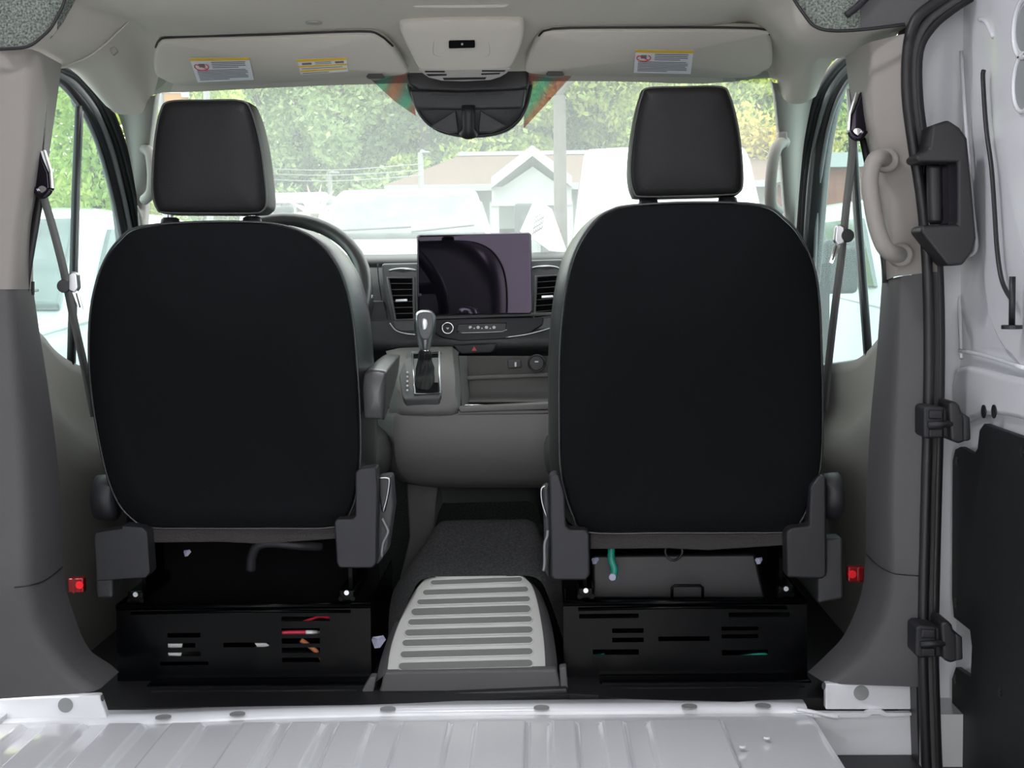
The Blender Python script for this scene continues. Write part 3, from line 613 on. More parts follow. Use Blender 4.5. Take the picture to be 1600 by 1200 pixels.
drv = dict(ptop=345, pbot=825,
  back=[(215, 355), (300, 347), (400, 347), (450, 354), (488, 371), (517, 399), (537, 436), (550, 490), (557, 560), (562, 640), (563, 710), (558, 765), (546, 803), (522, 824), (420, 826), (300, 826), (230, 824), (200, 806), (181, 781), (166, 742), (153, 684), (143, 622), (138, 560), (140, 492), (150, 440), (165, 402), (186, 374)],
  head=[(262, 156), (320, 154), (378, 155), (394, 172), (407, 220), (414, 268), (418, 316), (412, 331), (395, 335), (325, 335), (256, 334), (242, 327), (235, 300), (236, 255), (240, 210), (248, 172)],
  posts=[(266, 345), (394, 343)], flap=((228, 826), (525, 850)),
  shields=[[(147, 838), (150, 832), (190, 826), (190, 822), (222, 824), (230, 832), (234, 895), (228, 903), (150, 908)], [(555, 738), (562, 732), (588, 730), (590, 760), (588, 880), (582, 888), (530, 888), (526, 880), (522, 816), (526, 811), (550, 811), (555, 806)]],
  shield_sides=[[(146, 836), (166, 832), (176, 905), (176, 935), (150, 935)], [(590, 745), (612, 742), (616, 790), (606, 860), (588, 885)]],
  knob=(157, 782, 34), ped_top=((180, 948), (578, 940)),
  slots=[(.20, .33, .64, .70), (.20, .31, .51, .57), (.20, .33, .40, .46), (.17, .36, .28, .33), (.42, .60, .51, .57), (.65, .84, .84, .90), (.65, .80, .67, .75), (.65, .80, .55, .62), (.65, .80, .43, .50), (.65, .80, .31, .37)])
pas = dict(ptop=316, pbot=832,
  back=[(985, 321), (1080, 316), (1188, 320), (1228, 343), (1254, 374), (1273, 420), (1281, 474), (1284, 545), (1286, 620), (1285, 700), (1280, 745), (1268, 782), (1252, 814), (1234, 831), (1160, 833), (1040, 833), (918, 832), (895, 806), (881, 764), (876, 735), (874, 690), (874, 560), (880, 480), (890, 420), (906, 378), (930, 345), (955, 328)],
  head=[(1012, 135), (1070, 133), (1128, 133), (1142, 147), (1154, 190), (1161, 240), (1163, 288), (1156, 303), (1138, 306), (1075, 308), (1002, 309), (989, 303), (983, 275), (985, 232), (992, 184), (1002, 146)],
  posts=[(1013, 314), (1137, 312)], flap=((922, 832), (1228, 860)),
  shields=[[(858, 745), (866, 739), (874, 742), (882, 770), (885, 822), (890, 828), (916, 828), (921, 834), (922, 898), (916, 907), (866, 907), (861, 900)], [(1228, 832), (1236, 825), (1264, 822), (1266, 760), (1280, 742), (1291, 745), (1292, 900), (1284, 905), (1230, 903)]],
  shield_sides=[[(847, 762), (858, 758), (862, 830), (858, 905), (850, 890), (850, 830)], [(1290, 842), (1317, 840), (1318, 936), (1278, 944), (1278, 900), (1290, 898)]],
  knob=(1305, 780, 28), ped_top=((880, 938), (1262, 938)),
  slots=[(.065, .31, .84, .90), (.2, .33, .65, .71), (.2, .33, .53, .59), (.12, .31, .37, .44), (.39, .60, .54, .60), (.68, .93, .84, .90), (.65, .80, .67, .72), (.65, .80, .57, .62), (.65, .84, .35, .42)])
sd_, cD, tlD, trD, ztD = seat('driver_seat', 'black front seat with padded armrest behind the steering wheel', drv, 1)
sp_, cP, tlP, trP, ztP = seat('passenger_seat', 'black front seat without armrest beside the sliding door', pas, -1)
pp('storage_bin', [(926, 868), (1180, 866), (1196, 936), (926, 936)], 2.84, .03, 'plastic_black', sp_, bevel=.006)
# driver armrest
ar = [(568, 583), (600, 578), (603, 590), (600, 652), (594, 657), (574, 656), (568, 648)]
v, f = loft([[P(a, b, 2.66) for a, b in spline(ar, 4, True)], [P(a, b, 2.652)*1.0 for a, b in spline([(584+(a-584)*.9, 618+(b-618)*.93) for a, b in ar], 4, True)]], True, False, True)
A0 = [P(a, b, 2.66) for a, b in spline(ar, 4, True)]
ac = sum(A0, Vector())/len(A0)
rg = []
for dy, dz, k in ((0.0, 0, .86), (.006, 0, .96), (.02, 0, 1.0), (.10, .012, 1.0), (.22, .03, .95), (.30, .042, .85), (.32, .045, .6)):
    rg.append([Vector((ac.x+(p.x-ac.x)*k, p.y+dy, ac.z+(p.z-ac.z)*k*(1-.5*dy/.32)+dz)) for p in A0])
arm = mk('armrest', *loft(rg, True, True, True), 'leather', sd_, smooth=True)
# lever and buckle on the inner driver shield
pp('recline_lever', [(592, 745), (608, 745), (610, 760), (602, 800), (596, 800), (592, 770)], 2.735, 0.012, 'plastic_black', sd_, bevel=.003)
tube('lever_edge', [P(a, b, 2.733) for a, b in ((591, 747), (606, 747), (608, 755), (604, 780), (598, 800))], .0018, 'satin', sd_, n=6, sp=3)
tube('belt_anchor', [P(a, b, 2.735) for a, b in ((597, 810), (603, 822), (606, 832), (598, 850), (596, 870))], .0028, 'frame_grey', sd_, n=8, sp=3)
tube('lever_edge', [P(a, b, 2.733) for a, b in ((853, 759), (846, 764), (847, 785), (855, 810))], .0018, 'satin', sp_, n=6, sp=3)
tube('belt_anchor', [P(a, b, 2.71) for a, b in ((856, 829), (855, 838), (851, 850), (851, 880), (849, 892))], .0028, 'frame_grey', sp_, n=8, sp=3)
# hose and wires under the seats
ho = tag(tube('hose', [P(*q) for q in ((392, 890, 2.80), (394, 868, 2.79), (404, 852, 2.78), (425, 848, 2.78), (470, 852, 2.79), (500, 853, 2.82))], .010, 'plastic_dark', None, n=12, sp=5), 'dark corrugated hose curling under the driver seat', 'hose')
def wire(pts, r, m_, lab, sp=5): return tag(tube('wire', [P(*q) for q in pts], r, m_, None, n=8, sp=sp), lab, 'wire')
wire([(440, 972, 2.79), (465, 974, 2.79), (485, 968, 2.80), (500, 964, 2.82), (515, 966, 2.83)], .003, 'wire_red', 'thin red wire in the top slot of the driver seat base')
wire([(438, 989, 2.79), (460, 988, 2.79), (478, 988, 2.79)], .0046, 'wire_red', 'thick red wire in the middle slot of the driver seat base')
wire([(479, 988, 2.79), (488, 988, 2.79), (500, 989, 2.82)], .0046, 'wire_white', 'white sleeve on the thick red wire in the driver seat base')
wire([(470, 1000, 2.79), (482, 1008, 2.79), (496, 1020, 2.79), (505, 1034, 2.80)], .005, 'wire_orange', 'orange brown wire low in the driver seat base')
pp('tag', [(262, 1006), (285, 1006), (284, 1012), (262, 1013)], 2.79, .002, 'wire_white', sd_)
pp('tag', [(262, 1020), (284, 1020), (282, 1025), (264, 1024)], 2.79, .002, 'wire_white', sd_)
pp('tag', [(398, 1005), (416, 1005), (422, 1009), (403, 1012)], 2.79, .002, 'wire_white', sd_)
wire([(956, 850, 2.79), (955, 872, 2.79), (960, 890, 2.785), (957, 905, 2.78)], .0075, 'wire_green', 'green taped cable hanging under the passenger seat')
tag(disc('cable_clip', P(957, 902, 2.77), (0, -1, 0), .007, .006, 'wire_violet', None, n=12), 'small pale clip at the end of the green cable', 'clip')
c_ = P(1053, 862, 2.77)
tag(tube('cable_loop', [c_+Vector((.017*math.cos(t*math.pi/8), 0.004*math.sin(t), .017*math.sin(t*math.pi/8))) for t in range(16)], .0026, 'plastic_black', None, n=8, closed=True), 'thin black cable loop under the middle of the passenger seat', 'cable')
wire([(920, 1025, 2.79), (930, 1026, 2.79), (944, 1024, 2.80)], .005, 'wire_green', 'green wire in the lowest slot near the step cover')
wire([(1145, 1027, 2.80), (1170, 1024, 2.79), (1190, 1022, 2.79), (1205, 1024, 2.80)], .003, 'wire_green', 'green wire low in the right end of the passenger seat base')
wire([(1020, 1051, 2.79), (1050, 1050, 2.79), (1110, 1050, 2.79)], .002, 'wire_green', 'thin green wire under the edge of the passenger seat base')
for (q, lab) in (((292, 862, 2.77), 'small pale violet connector under the left of the driver seat'), ((930, 874, 2.77), 'small pale violet connector beside the green cable'), ((1186, 874, 2.77), 'small pale violet connector under the right of the passenger seat'), ((591, 999, 2.74), 'crumpled pale violet connector beside the step cover')):
    c0 = P(*q); k = 1.3 if q[0] == 591 else .7
    o = mk('connector', [c0+Vector(p)*k for p in ((-.008, 0, .004), (.008, 0, .006), (.011, .006, -.002), (.003, -.004, -.012), (-.006, 0, -.014), (-.011, .006, -.002), (0, -.006, .002), (0, .008, -.004))], [(0, 6, 5), (0, 1, 6), (1, 2, 6), (2, 3, 6), (3, 4, 6), (4, 5, 6), (0, 7, 1), (1, 7, 2), (2, 7, 3), (3, 7, 4), (4, 7, 5), (5, 7, 0)], 'wire_violet')
    tag(o, lab, 'connector')
tube('storage_handle', [P(*q) for q in ((1050, 934, 2.79), (1050, 918, 2.79), (1054, 915, 2.79), (1094, 915, 2.79), (1098, 918, 2.79), (1098, 934, 2.79))], .003, 'black_steel', sp_, n=8)

# ---- seat belts
def belt(label, strapA, strapB, ring, tongue, btn, sg):
    t = thing('seat_belt', label, 'seat belt', P(*strapA[-1]))
    ribbon('strap', [P(*q) for q in strapA], (0.0 if sg > 0 else -.004, .044, 0), .0014, 'belt', t)
    ribbon('retractor_strap', [P(*q) for q in strapB], (0.018, .0, 0), .0014, 'rubber', t)
    x, y, Y = ring
    k = 1 if sg > 0 else -1
    q = lambda L: [(x+k*a, y+b) for a, b in L]
    pp('anchor_cover', q([(-9, -56), (-3, -60), (2, -44), (12, -22), (14, 2), (6, 12), (-12, 6), (-12, -20)]), Y-.005, .03, 'gloss_black', t, bevel=.004)
    pp('chrome_edge', q([(2, -58), (5, -58), (16, -26), (18, 2), (14, 2), (12, -24)]), Y-.01, .01, 'chrome', t, bevel=.001)
    tube('guide_loop', [P(a, b, Y-.01) for a, b in q([(-10, 2), (0, 14), (10, 10), (14, 4)])], .006, 'gloss_black', t, n=10, sp=3)
    disc('anchor_bolt', P(*q([(2, 6)])[0], Y-.012), (0, -1, 0), .009, .006, 'chrome', t, n=14)
    tx, ty, TY = tongue
    q = lambda L: [(tx+k*a, ty+b) for a, b in L]
    pp('tongue_body', q([(-8, -20), (0, -24), (6, -20), (8, 2), (2, 10), (-8, 6)]), TY-.01, .02, 'satin', t, bevel=.003)
    pp('tongue_plate', q([(-2, 6), (4, 2), (10, 14), (16, 36), (11, 38), (4, 22)]), TY-.006, .003, 'chrome', t)
    pp('tongue_slot', q([(4, 10), (6, 10), (12, 32), (10, 33)]), TY-.0065, .001, 'rubber', t)
    disc('stop_button', P(*btn), (0.1, -1, 0), .0125, .012, 'plastic_black', t, n=20, bevel=.002)
belt('grey driver seat belt hanging from the left pillar', [(66, 300, 2.60), (80, 345, 2.62), (96, 405, 2.64), (106, 450, 2.66), (118, 510, 2.68), (134, 580, 2.71), (148, 650, 2.74)], [(62, 300, 2.60), (54, 350, 2.60), (42, 420, 2.60), (37, 462, 2.61)], (64, 292, 2.58), (114, 448, 2.62), (99, 447, 2.61), 1)
belt('grey passenger seat belt hanging from the right pillar', [(1333, 212, 2.60), (1329, 260, 2.61), (1322, 320, 2.63), (1314, 400, 2.66), (1304, 480, 2.69), (1295, 560, 2.72), (1287, 640, 2.75)], [(1350, 215, 2.62), (1358, 255, 2.61), (1375, 350, 2.60), (1389, 440, 2.60)], (1342, 202, 2.58), (1312, 374, 2.62), (1325, 368, 2.61), -1)

# ---- B pillar grab handle
gh = thing('grab_handle', 'thick beige grab handle on the right pillar beside the seat belt', 'grab handle', P(1400, 415, 2.44))
tube('grip', [P(*q) for q in ((1386, 252, 2.485), (1374, 246, 2.44), (1364, 256, 2.43), (1359, 285, 2.425), (1363, 320, 2.42), (1370, 355, 2.42), (1381, 384, 2.42), (1394, 396, 2.43), (1410, 398, 2.485))], .0145, 'trim_light', gh, n=14, sp=5)
for a, b in ((1388, 250), (1410, 398)):
    disc('boss', P(a, b, 2.46), (0, -1, 0), .021, .03, 'trim_light', gh, n=24, bevel=.006)

# ================================================================== SUN VISORS, CONSOLE, MIRROR POD
def visor(label, outline, holes, stickers):
    o_ = spline(outline, 4, True)
    ys = [p[1] for p in outline]; t0, t1 = min(ys), max(ys)
    yy = lambda py: 2.76 + .15*(py-t0)/(t1-t0)
    pts = [P(a, b, yy(b)) for a, b in o_]
    c = sum(pts, Vector())/len(pts)
    v_ = thing('sun_visor', label, 'sun visor', (c.x, c.y, min(p.z for p in pts)))
    n = Vector((0, .42, .9)).normalized()
    sc = lambda k, d: [c+(p-c)*k + n*d for p in pts]
    mk('pad', *loft([sc(.97, 0.0), sc(.99, .0015), sc(1, .006), sc(1, .016), sc(.99, .02), sc(.9, .022)], True, True, True), 'headliner', v_, smooth=True)
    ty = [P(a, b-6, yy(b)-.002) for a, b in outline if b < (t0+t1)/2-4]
    tube('edge_shadow', sorted(ty, key=lambda p: p.x), .0022, 'rubber', v_, n=6, sp=3)  # black tube put in as the shadow line between visor and headliner
    for a, b in holes:
        pp('hook', [(a-14, b+3), (a-10, b-3), (a+10, b-4), (a+15, b+4), (a+12, b+6), (a-10, b+6)], yy(b)-.004, .01, 'plastic_black', v_, bevel=.001)
    off = -n*.0025
    for S in stickers:
        S_ = S['quad']
        def bl(u, w): # bilinear px
            (ax, ay), (bx, by), (cx, cy), (dx, dy) = S_
            return ((ax*(1-u)+bx*u)*(1-w)+(dx*(1-u)+cx*u)*w, (ay*(1-u)+by*u)*(1-w)+(dy*(1-u)+cy*u)*w)
        def q3(u0_, u1_, w0, w1, k): return [P(*bl(u, w), yy(bl(u, w)[1])) + off*k for u, w in ((u0_, w0), (u1_, w0), (u1_, w1), (u0_, w1))]
        lb = prism('label', q3(0, 1, 0, 1, 1), n*.0006, 'label_white', v_)
        for (u0_, u1_, w0, w1, m_) in S['bars']:
            prism('print', q3(u0_, u1_, w0, w1, 1.4), n*.0004, m_, lb)
        if S.get('ring'):
            u, w, ru, rw = S['ring']
            tube('print', [P(*bl(u+ru*math.cos(t*math.pi/8), w+rw*math.sin(t*math.pi/8)), yy(bl(u, w)[1])) + off*2.6 for t in range(16)], .0011, 'label_red', lb, n=6, closed=True)
            tube('print', [P(*bl(u-ru*.7, w-rw*.7), yy(bl(u, w)[1]))+off*2.6, P(*bl(u+ru*.7, w+rw*.7), yy(bl(u, w)[1]))+off*2.6], .0009, 'label_red', lb, n=6)
            prism('print', q3(u-.05, u+.05, w-.06, w+.08, 1.4), n*.0004, 'label_ink', lb)
    return v_
def warn_bars(rows):
    out = [(0, 1, 0, .11, 'label_yellow'), (.03, .09, .02, .09, 'label_ink'), (.12, .95, .045, .07, 'label_ink')]
    rr = random.Random(3)
    for i in range(4): out.append((.34, .93-.12*(i == 3)-rr.random()*.04, .17+.075*i, .195+.075*i, 'label_ink'))
    for i in range(7): out.append((.06, .93-.3*(i == 6)-rr.random()*.05, .50+.065*i, .522+.065*i, 'label_ink'))
    return out
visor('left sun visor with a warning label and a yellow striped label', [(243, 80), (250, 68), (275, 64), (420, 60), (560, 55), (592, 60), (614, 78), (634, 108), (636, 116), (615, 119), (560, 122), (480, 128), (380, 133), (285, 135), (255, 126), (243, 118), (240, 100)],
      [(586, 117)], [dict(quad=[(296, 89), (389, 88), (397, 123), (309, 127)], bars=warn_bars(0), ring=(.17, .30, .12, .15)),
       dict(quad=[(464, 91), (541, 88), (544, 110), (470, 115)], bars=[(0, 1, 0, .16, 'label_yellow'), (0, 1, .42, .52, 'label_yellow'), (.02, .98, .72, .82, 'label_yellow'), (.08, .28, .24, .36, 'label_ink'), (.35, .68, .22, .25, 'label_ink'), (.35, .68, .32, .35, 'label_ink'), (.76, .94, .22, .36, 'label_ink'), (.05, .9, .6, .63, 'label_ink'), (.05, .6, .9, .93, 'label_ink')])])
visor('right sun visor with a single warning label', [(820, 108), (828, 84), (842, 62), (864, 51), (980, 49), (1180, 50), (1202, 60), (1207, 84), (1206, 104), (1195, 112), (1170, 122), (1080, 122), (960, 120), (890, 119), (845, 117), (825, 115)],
      [(867, 113)], [dict(quad=[(993, 76), (1084, 77), (1079, 114), (990, 112)], bars=warn_bars(1), ring=(.15, .28, .12, .14))])
# overhead console
oc = thing('overhead_console', 'pale overhead console with lamp buttons above the windshield', 'console', P(722, 125, 2.82))
o1 = [(624, 46), (632, 36), (680, 31), (722, 30), (770, 30), (812, 33), (819, 44), (818, 62), (812, 82), (801, 104), (785, 119), (765, 126), (722, 128), (688, 127), (668, 121), (652, 106), (638, 80), (628, 60)]
o1s = spline(o1, 4, True)
yo = lambda b: 2.70+.13*(b-30)/98
R0 = [P(a, b, yo(b)) for a, b in o1s]; cc = sum(R0, Vector())/len(R0)
nn = Vector((0, .5, .86))
sc = lambda k, d: [cc+(p-cc)*k+nn*d for p in R0]
mk('shell', *loft([sc(.6, -.002), sc(.93, -.001), sc(.975, .002), sc(1.0, .010), sc(1.03, .05)], True, True, False), 'headliner', oc, smooth=True)
tube('inset_edge', [P(a, b, yo(b))-nn*.001 for a, b in ((680, 55), (677, 75), (680, 85), (700, 87), (750, 87), (763, 85), (765, 74), (760, 55))], .0016, 'trim_light', oc, n=6, sp=4)
pp('map_light', [(701, 63), (742, 62), (742, 74), (701, 75)], 2.738, .008, 'matte_black', oc, bevel=.002)
disc('light_sensor', P(722, 69, 2.736), (0, -1, -.3), .0022, .002, 'button', oc, n=10)
swp = [(654, 107), (798, 105), (792, 112), (782, 118), (766, 123), (722, 125), (690, 124), (670, 119), (660, 112)]
swq = [P(a, b, yo(b))-nn*.004 for a, b in swp]
prism('switch_panel', swq, nn*.006, 'button', oc, bevel=.0015)
for q in ([(664, 108), (695, 108), (695, 110), (664, 110)], [(666, 113), (698, 113), (698, 115), (670, 116)], [(753, 107), (790, 107), (788, 109), (753, 109)], [(752, 112), (782, 111), (780, 113), (752, 114)], [(692, 119), (760, 118), (758, 121), (694, 122)]):
    prism('switch_slot', [P(a, b, yo(b))-nn*.005 for a, b in q], nn*.002, 'plastic_dark', oc)
# sensor pod on the windshield
pod = thing('sensor_pod', 'dark bowl shaped sensor housing hanging in the middle of the windshield', 'sensor housing', P(732, 212, 3.02))
pod_o = [(633, 112), (640, 140), (650, 166), (664, 188), (685, 203), (710, 210), (735, 212), (765, 210), (790, 203), (808, 190), (820, 172), (828, 145), (832, 112)]
T = [P(a, b, 3.0-.0*b) for a, b in spline(pod_o, 4)]
tc_ = P(732, 112, 3.0)
mid = [tc_+(p-tc_)*.9+Vector((0, -.01, 0)) for p in T]; inn = [tc_+(p-tc_)*.62+Vector((0, -.022, 0)) for p in T]; inn2 = [tc_+(p-tc_)*.5+Vector((0, -.024, 0)) for p in T]
back = [p+Vector((0, .05, .0)) for p in T]
surf('bowl', [[tuple(p) for p in L] for L in (back, T, mid, inn, inn2)], 'dash', pod, n=0)
tube('rim', T, .0035, 'rubber', pod, n=8)
pp('upper_block', [(634, 108), (826, 106), (826, 136), (810, 140), (725, 143), (655, 141), (638, 132)], 2.955, .05, 'plastic_black', pod, bevel=.006)
pp('shelf', [(640, 140), (726, 141), (822, 137), (818, 168), (728, 171), (648, 170)], 2.965, .02, 'dash', pod, bevel=.006)
for q in ([(672, 144), (718, 145), (716, 149), (674, 148)], [(742, 145), (788, 143), (785, 147), (744, 149)]):
    pp('vent_slot', q, 2.963, .006, 'rubber', pod)
pp('left_facet', [(672, 198), (712, 172), (716, 206), (700, 207)], 2.968, .02, 'console_dark', pod, bevel=.002)
pp('right_facet', [(790, 196), (750, 172), (748, 206), (768, 206)], 2.968, .02, 'console_dark', pod, bevel=.002)
tube('stalk', [P(732, 165, 2.955), P(732, 178, 2.955), P(732, 200, 2.96), P(732, 208, 2.97)], [.014, .014, .0135, .02], 'plastic_black', pod, n=18)

# ================================================================== DASHBOARD
da = thing('dashboard', 'dark grey dashboard behind the seats with vents and climate controls', 'dashboard', (0, 3.4, 0.5))
def zat(py, Y, px=740): return P(px, py, Y).z
prof = [(3.80, .80), (3.74, .845), (3.50, zat(398, 3.5)+.004), (3.38, zat(400, 3.38)), (3.345, zat(404, 3.345)), (3.335, zat(411, 3.335)), (3.345, zat(414, 3.345)), (3.325, zat(418, 3.325)), (3.30, zat(450, 3.3)), (3.27, zat(500, 3.27)), (3.255, zat(528, 3.255)), (3.25, zat(540, 3.25)), (3.262, zat(546, 3.262)), (3.30, zat(556, 3.30)), (3.42, zat(570, 3.42)), (3.6, .45), (3.8, .3)]
rings = []
tl_roll = 0.0
for x, k in ((-.80, .03), (-.76, 0), (-.4, 0), (0, 0), (.4, 0), (.76, 0), (.80, .03)):
    rings.append([(x, y+k, z) for y, z in prof])
mk('body', *loft(rings, closed=False), 'dash', da, smooth=True)
# fascia (slightly proud, lighter) around the centre
pp('centre_fascia', [(596, 412), (880, 405), (885, 520), (860, 530), (830, 542), (745, 546), (690, 536), (640, 526), (615, 515), (606, 480), (598, 440)], 3.262, .06, 'dash_fascia', da, bevel=.006)
tube('panel_gap', [P(a, b, 3.285) for a, b in ((590, 412), (592, 440), (600, 490), (607, 535))], .0012, 'rubber', da, n=6, sp=3)
pp('lower_fascia', [(570, 470), (600, 470), (612, 525), (630, 540), (570, 533)], 3.27, .03, 'dash', da, bevel=.004)
def vent(nm, quad, tab):
    (x0, y0), (x1, y1), (x2, y2), (x3, y3) = quad
    v_ = pp(nm, quad, 3.2608, .03, 'matte_black', da)
    v_.name = 'air_vent'
    # frame
    tube('vent_frame', [P(a, b, 3.256) for a, b in spline(quad, 6, True)] if False else [P(a, b, 3.256) for a, b in quad], .004, 'dash_fascia', v_, n=8, closed=True)
    for i in range(1, 7):
        t = i/7
        a = (x0+(x3-x0)*t, y0+(y3-y0)*t); b = (x1+(x2-x1)*t, y1+(y2-y1)*t)
        pa, pb = P(*a, 3.256), P(*b, 3.256)
        prism('slat', [pa, pb, pb+Vector((0, .005, .0)), pa+Vector((0, .005, .0))], (0, 0, .0013), 'console', v_)
    pp('vent_tab', [(tab[0]-9, tab[1]-2), (tab[0]+9, tab[1]-3), (tab[0]+10, tab[1]+1), (tab[0]-9, tab[1]+2)], 3.248, .012, 'satin', v_, bevel=.001)
    vx = prism
vent('air_vent', [(606, 434), (646, 434), (648, 499), (617, 500)], (627, 470))
vent('air_vent', [(838, 432), (872, 430), (866, 494), (834, 497)], (855, 464))
# vent wells are painted as flat matte black plates, not recessed
for (a, b) in ((630, 423), (853, 419)):
    tube('demist_slot', [P(a-22, b, 3.262), P(a-12, b-2, 3.258), P(a, b-3, 3.256), P(a+12, b-2, 3.258), P(a+20, b, 3.262)], .0028, 'satin', da, n=8, sp=3)
    pp('demist_gap', [(a-20, b+0), (a, b+3), (a+18, b), (a, b-2)], 3.2605, .003, 'rubber', da)
tube('chrome_strip', [P(a, b, 3.252) for a, b in ((609, 505), (618, 516), (632, 521), (650, 523), (662, 524))], .0016, 'satin', da, n=6, sp=4)
tube('chrome_strip', [P(a, b, 3.252) for a, b in ((790, 527), (820, 523), (845, 517), (862, 512))], .0016, 'satin', da, n=6, sp=4)
pp('ledge', [(655, 493), (862, 488), (862, 493), (672, 499)], 3.246, .02, 'console', da, bevel=.002)
cp = pp('climate_panel', [(672, 498), (850, 494), (848, 508), (830, 520), (795, 530), (720, 534), (690, 528), (676, 520)], 3.252, .02, 'plastic_dark', da, bevel=.004)
pp('control_strip', [(715, 506), (792, 504), (790, 518), (720, 520), (713, 516)], 3.2485, .006, 'plastic_black', cp, bevel=.002)
tube('control_edge', [P(a, b, 3.247) for a, b in ((713, 518), (722, 520), (760, 519), (785, 518), (792, 515))], .0009, 'satin', cp, n=6)
rr = random.Random(5)
for i, x in enumerate((735, 741, 747, 753, 760, 766, 772)):
    if i % 2 == 0:
        c0 = P(x, 511.5, 3.2475); w = .0042
        prism('icon', [c0+Vector((w*math.cos(k*math.pi/3+.3*i), 0, w*math.sin(k*math.pi/3+.3*i)*.9)) for k in range(6 if i else 5)], (0, .001, 0), 'icon', cp)
    else:
        prism('icon', [P(x-1, 512, 3.2475), P(x+1, 512, 3.2475), P(x+1, 514, 3.2475), P(x-1, 514, 3.2475)], (0, .001, 0), 'icon', cp)
k = P(699.5, 512.5, 3.24)
disc('climate_knob', k, (0, -1, 0), .0125, .02, 'plastic_dark', cp, n=28, bevel=.0015)
tube('knob_ring', [k+Vector((.0125*math.cos(t*math.pi/14), -.0005, .0125*math.sin(t*math.pi/14))) for t in range(28)], .0016, 'chrome', cp, n=8, closed=True)
prism('icon', [k+Vector((-.004, -.001, .001)), k+Vector((.004, -.001, .001)), k+Vector((.001, -.001, -.003)), k+Vector((-.001, -.001, -.003))], (0, .0006, 0), 'icon', cp)
hz = pp('hazard_pod', [(708, 539), (778, 536), (772, 548), (766, 552), (722, 554), (714, 549)], 3.238, .03, 'plastic_dark', da, bevel=.004)
prism('hazard_triangle', [P(737, 548, 3.2375), P(745, 548, 3.2375), P(741, 541, 3.2375)], (0, .001, 0), 'label_red', hz)
# infotainment screen
scr = thing('infotainment_screen', 'large black touchscreen standing on the middle of the dashboard', 'screen', P(740, 495, 3.22))
sq = [(652, 370), (656, 367), (825, 364), (829, 367), (831, 486), (828, 490), (657, 493), (653, 490)]
pts = [P(a, b, 3.205 - (a-741)*.00034) for a, b in sq]
prism('display', pts, (0, .016, 0), 'screen_glass', scr, bevel=.0025)
cc = sum(pts, Vector())/len(pts)
prism('bezel', [cc+(p-cc)*1.012+Vector((0, .004, 0)) for p in pts], (0, .014, 0), 'plastic_dark', scr, bevel=.002)
box('mount', cc+Vector((-.05, .018, -.06)), cc+Vector((.05, .08, .03)), 'plastic_black', scr, bevel=.006)
# steering wheel
st = thing('steering_wheel', 'dark steering wheel half hidden behind the driver seat', 'steering wheel', P(430, 560, 3.1))
wc = P(432, 455, 2.98); ax = Vector((0, -.82, .57)); wu = Vector((0, .57, .82)); wx = Vector((1, 0, 0)); RW = .188
tube('rim', [wc+wx*(RW*math.cos(t*math.pi/24))+wu*(RW*math.sin(t*math.pi/24)) for t in range(48)], .0155, 'leather', st, n=12, closed=True)
disc('hub', wc+ax*.01, ax, .07, .05, 'plastic_black', st, n=24, bevel=.012)
for a in (0, math.pi, -math.pi/2):
    d = wx*math.cos(a)+wu*math.sin(a); tube('spoke', [wc+d*.05, wc+d*(RW-.005)], .018, 'plastic_dark', st, n=10, rx=.009, upv=ax)
box('column', wc+Vector((-.05, .05, -.12)), wc+Vector((.05, .3, -.02)), 'plastic_black', st, bevel=.02)
stk = tag(pp('column_stalk', [(560, 462), (574, 440), (580, 446), (581, 462), (582, 480), (578, 496), (564, 504), (556, 500)], 3.08, .03, 'plastic_black', bevel=.005), 'black control stalk right of the steering wheel', 'stalk')
pp('stalk_ring', [(573, 461), (582, 461), (582, 467), (573, 467)], 3.075, .02, 'satin', stk, bevel=.002)
ic = tag(pp('instrument_hood', [(300, 402), (330, 380), (470, 376), (512, 400), (520, 470), (300, 480)], 3.2, .14, 'dash', bevel=.015), 'dark instrument hood behind the steering wheel', 'instrument cluster')

# ================================================================== CENTRE CONSOLE
co = thing('centre_console', 'grey centre console below the dashboard with shifter and cup tray', 'console', P(735, 760, 3.1))
YC = 3.02
# lower curved front
rows = []
for (py, dy, xl, xr_) in ((640, .03, 618, 860), (644, .008, 615, 860), (652, 0, 612, 860), (680, -.004, 612, 860), (710, .006, 614, 860), (735, .03, 620, 860), (750, .055, 632, 860), (758, .09, 650, 860), (762, .14, 680, 860)):
    Y = YC+dy
    rows.append([tuple(P(xl-22, py-4, Y+.16)), tuple(P(xl-12, py-2, Y+.05)), tuple(P(xl, py, Y+.012)), tuple(P(xl+12, py, Y)), tuple(P(690, py, Y)), tuple(P(780, py, Y)), tuple(P(xr_+20, py, Y)), tuple(P(xr_+60, py, Y+.02))])
surf('front_panel', rows, 'console', co, n=4, across=3)
# tray rim and floor
pp('tray_lip', [(716, 636), (860, 629), (860, 640), (718, 645)], YC-.004, .03, 'console', co, bevel=.004)
zt_ = P(740, 638, YC).z
box('tray_floor', (P(716, 640, YC).x, YC, zt_-.012), (.2, 3.26, zt_-.006), 'console', co)
for a in (737, 790):
    c0 = P(a, 637, YC+.055); c0.z = zt_-.002
    tube('cup_rim', [c0+Vector((.034*math.cos(t*math.pi/12), .034*math.sin(t*math.pi/12), 0)) for t in range(24)], .003, 'satin', co, n=8, closed=True)
    disc('cup_well', c0+Vector((0, 0, -.003)), (0, 0, 1), .033, .002, 'plastic_black', co)
surf('tray_back', [[tuple(P(716, py, YY-.02)), tuple(P(722, py, YY)), tuple(P(780, py, YY)), tuple(P(880, py, YY))] for py, YY in ((556, 3.20), (590, 3.215), (610, 3.215), (622, 3.2), (628, 3.17))], 'console', co, n=4)
pp('tray_shelf', [(724, 588), (880, 582), (880, 588), (726, 594)], 3.19, .03, 'console', co, bevel=.002)
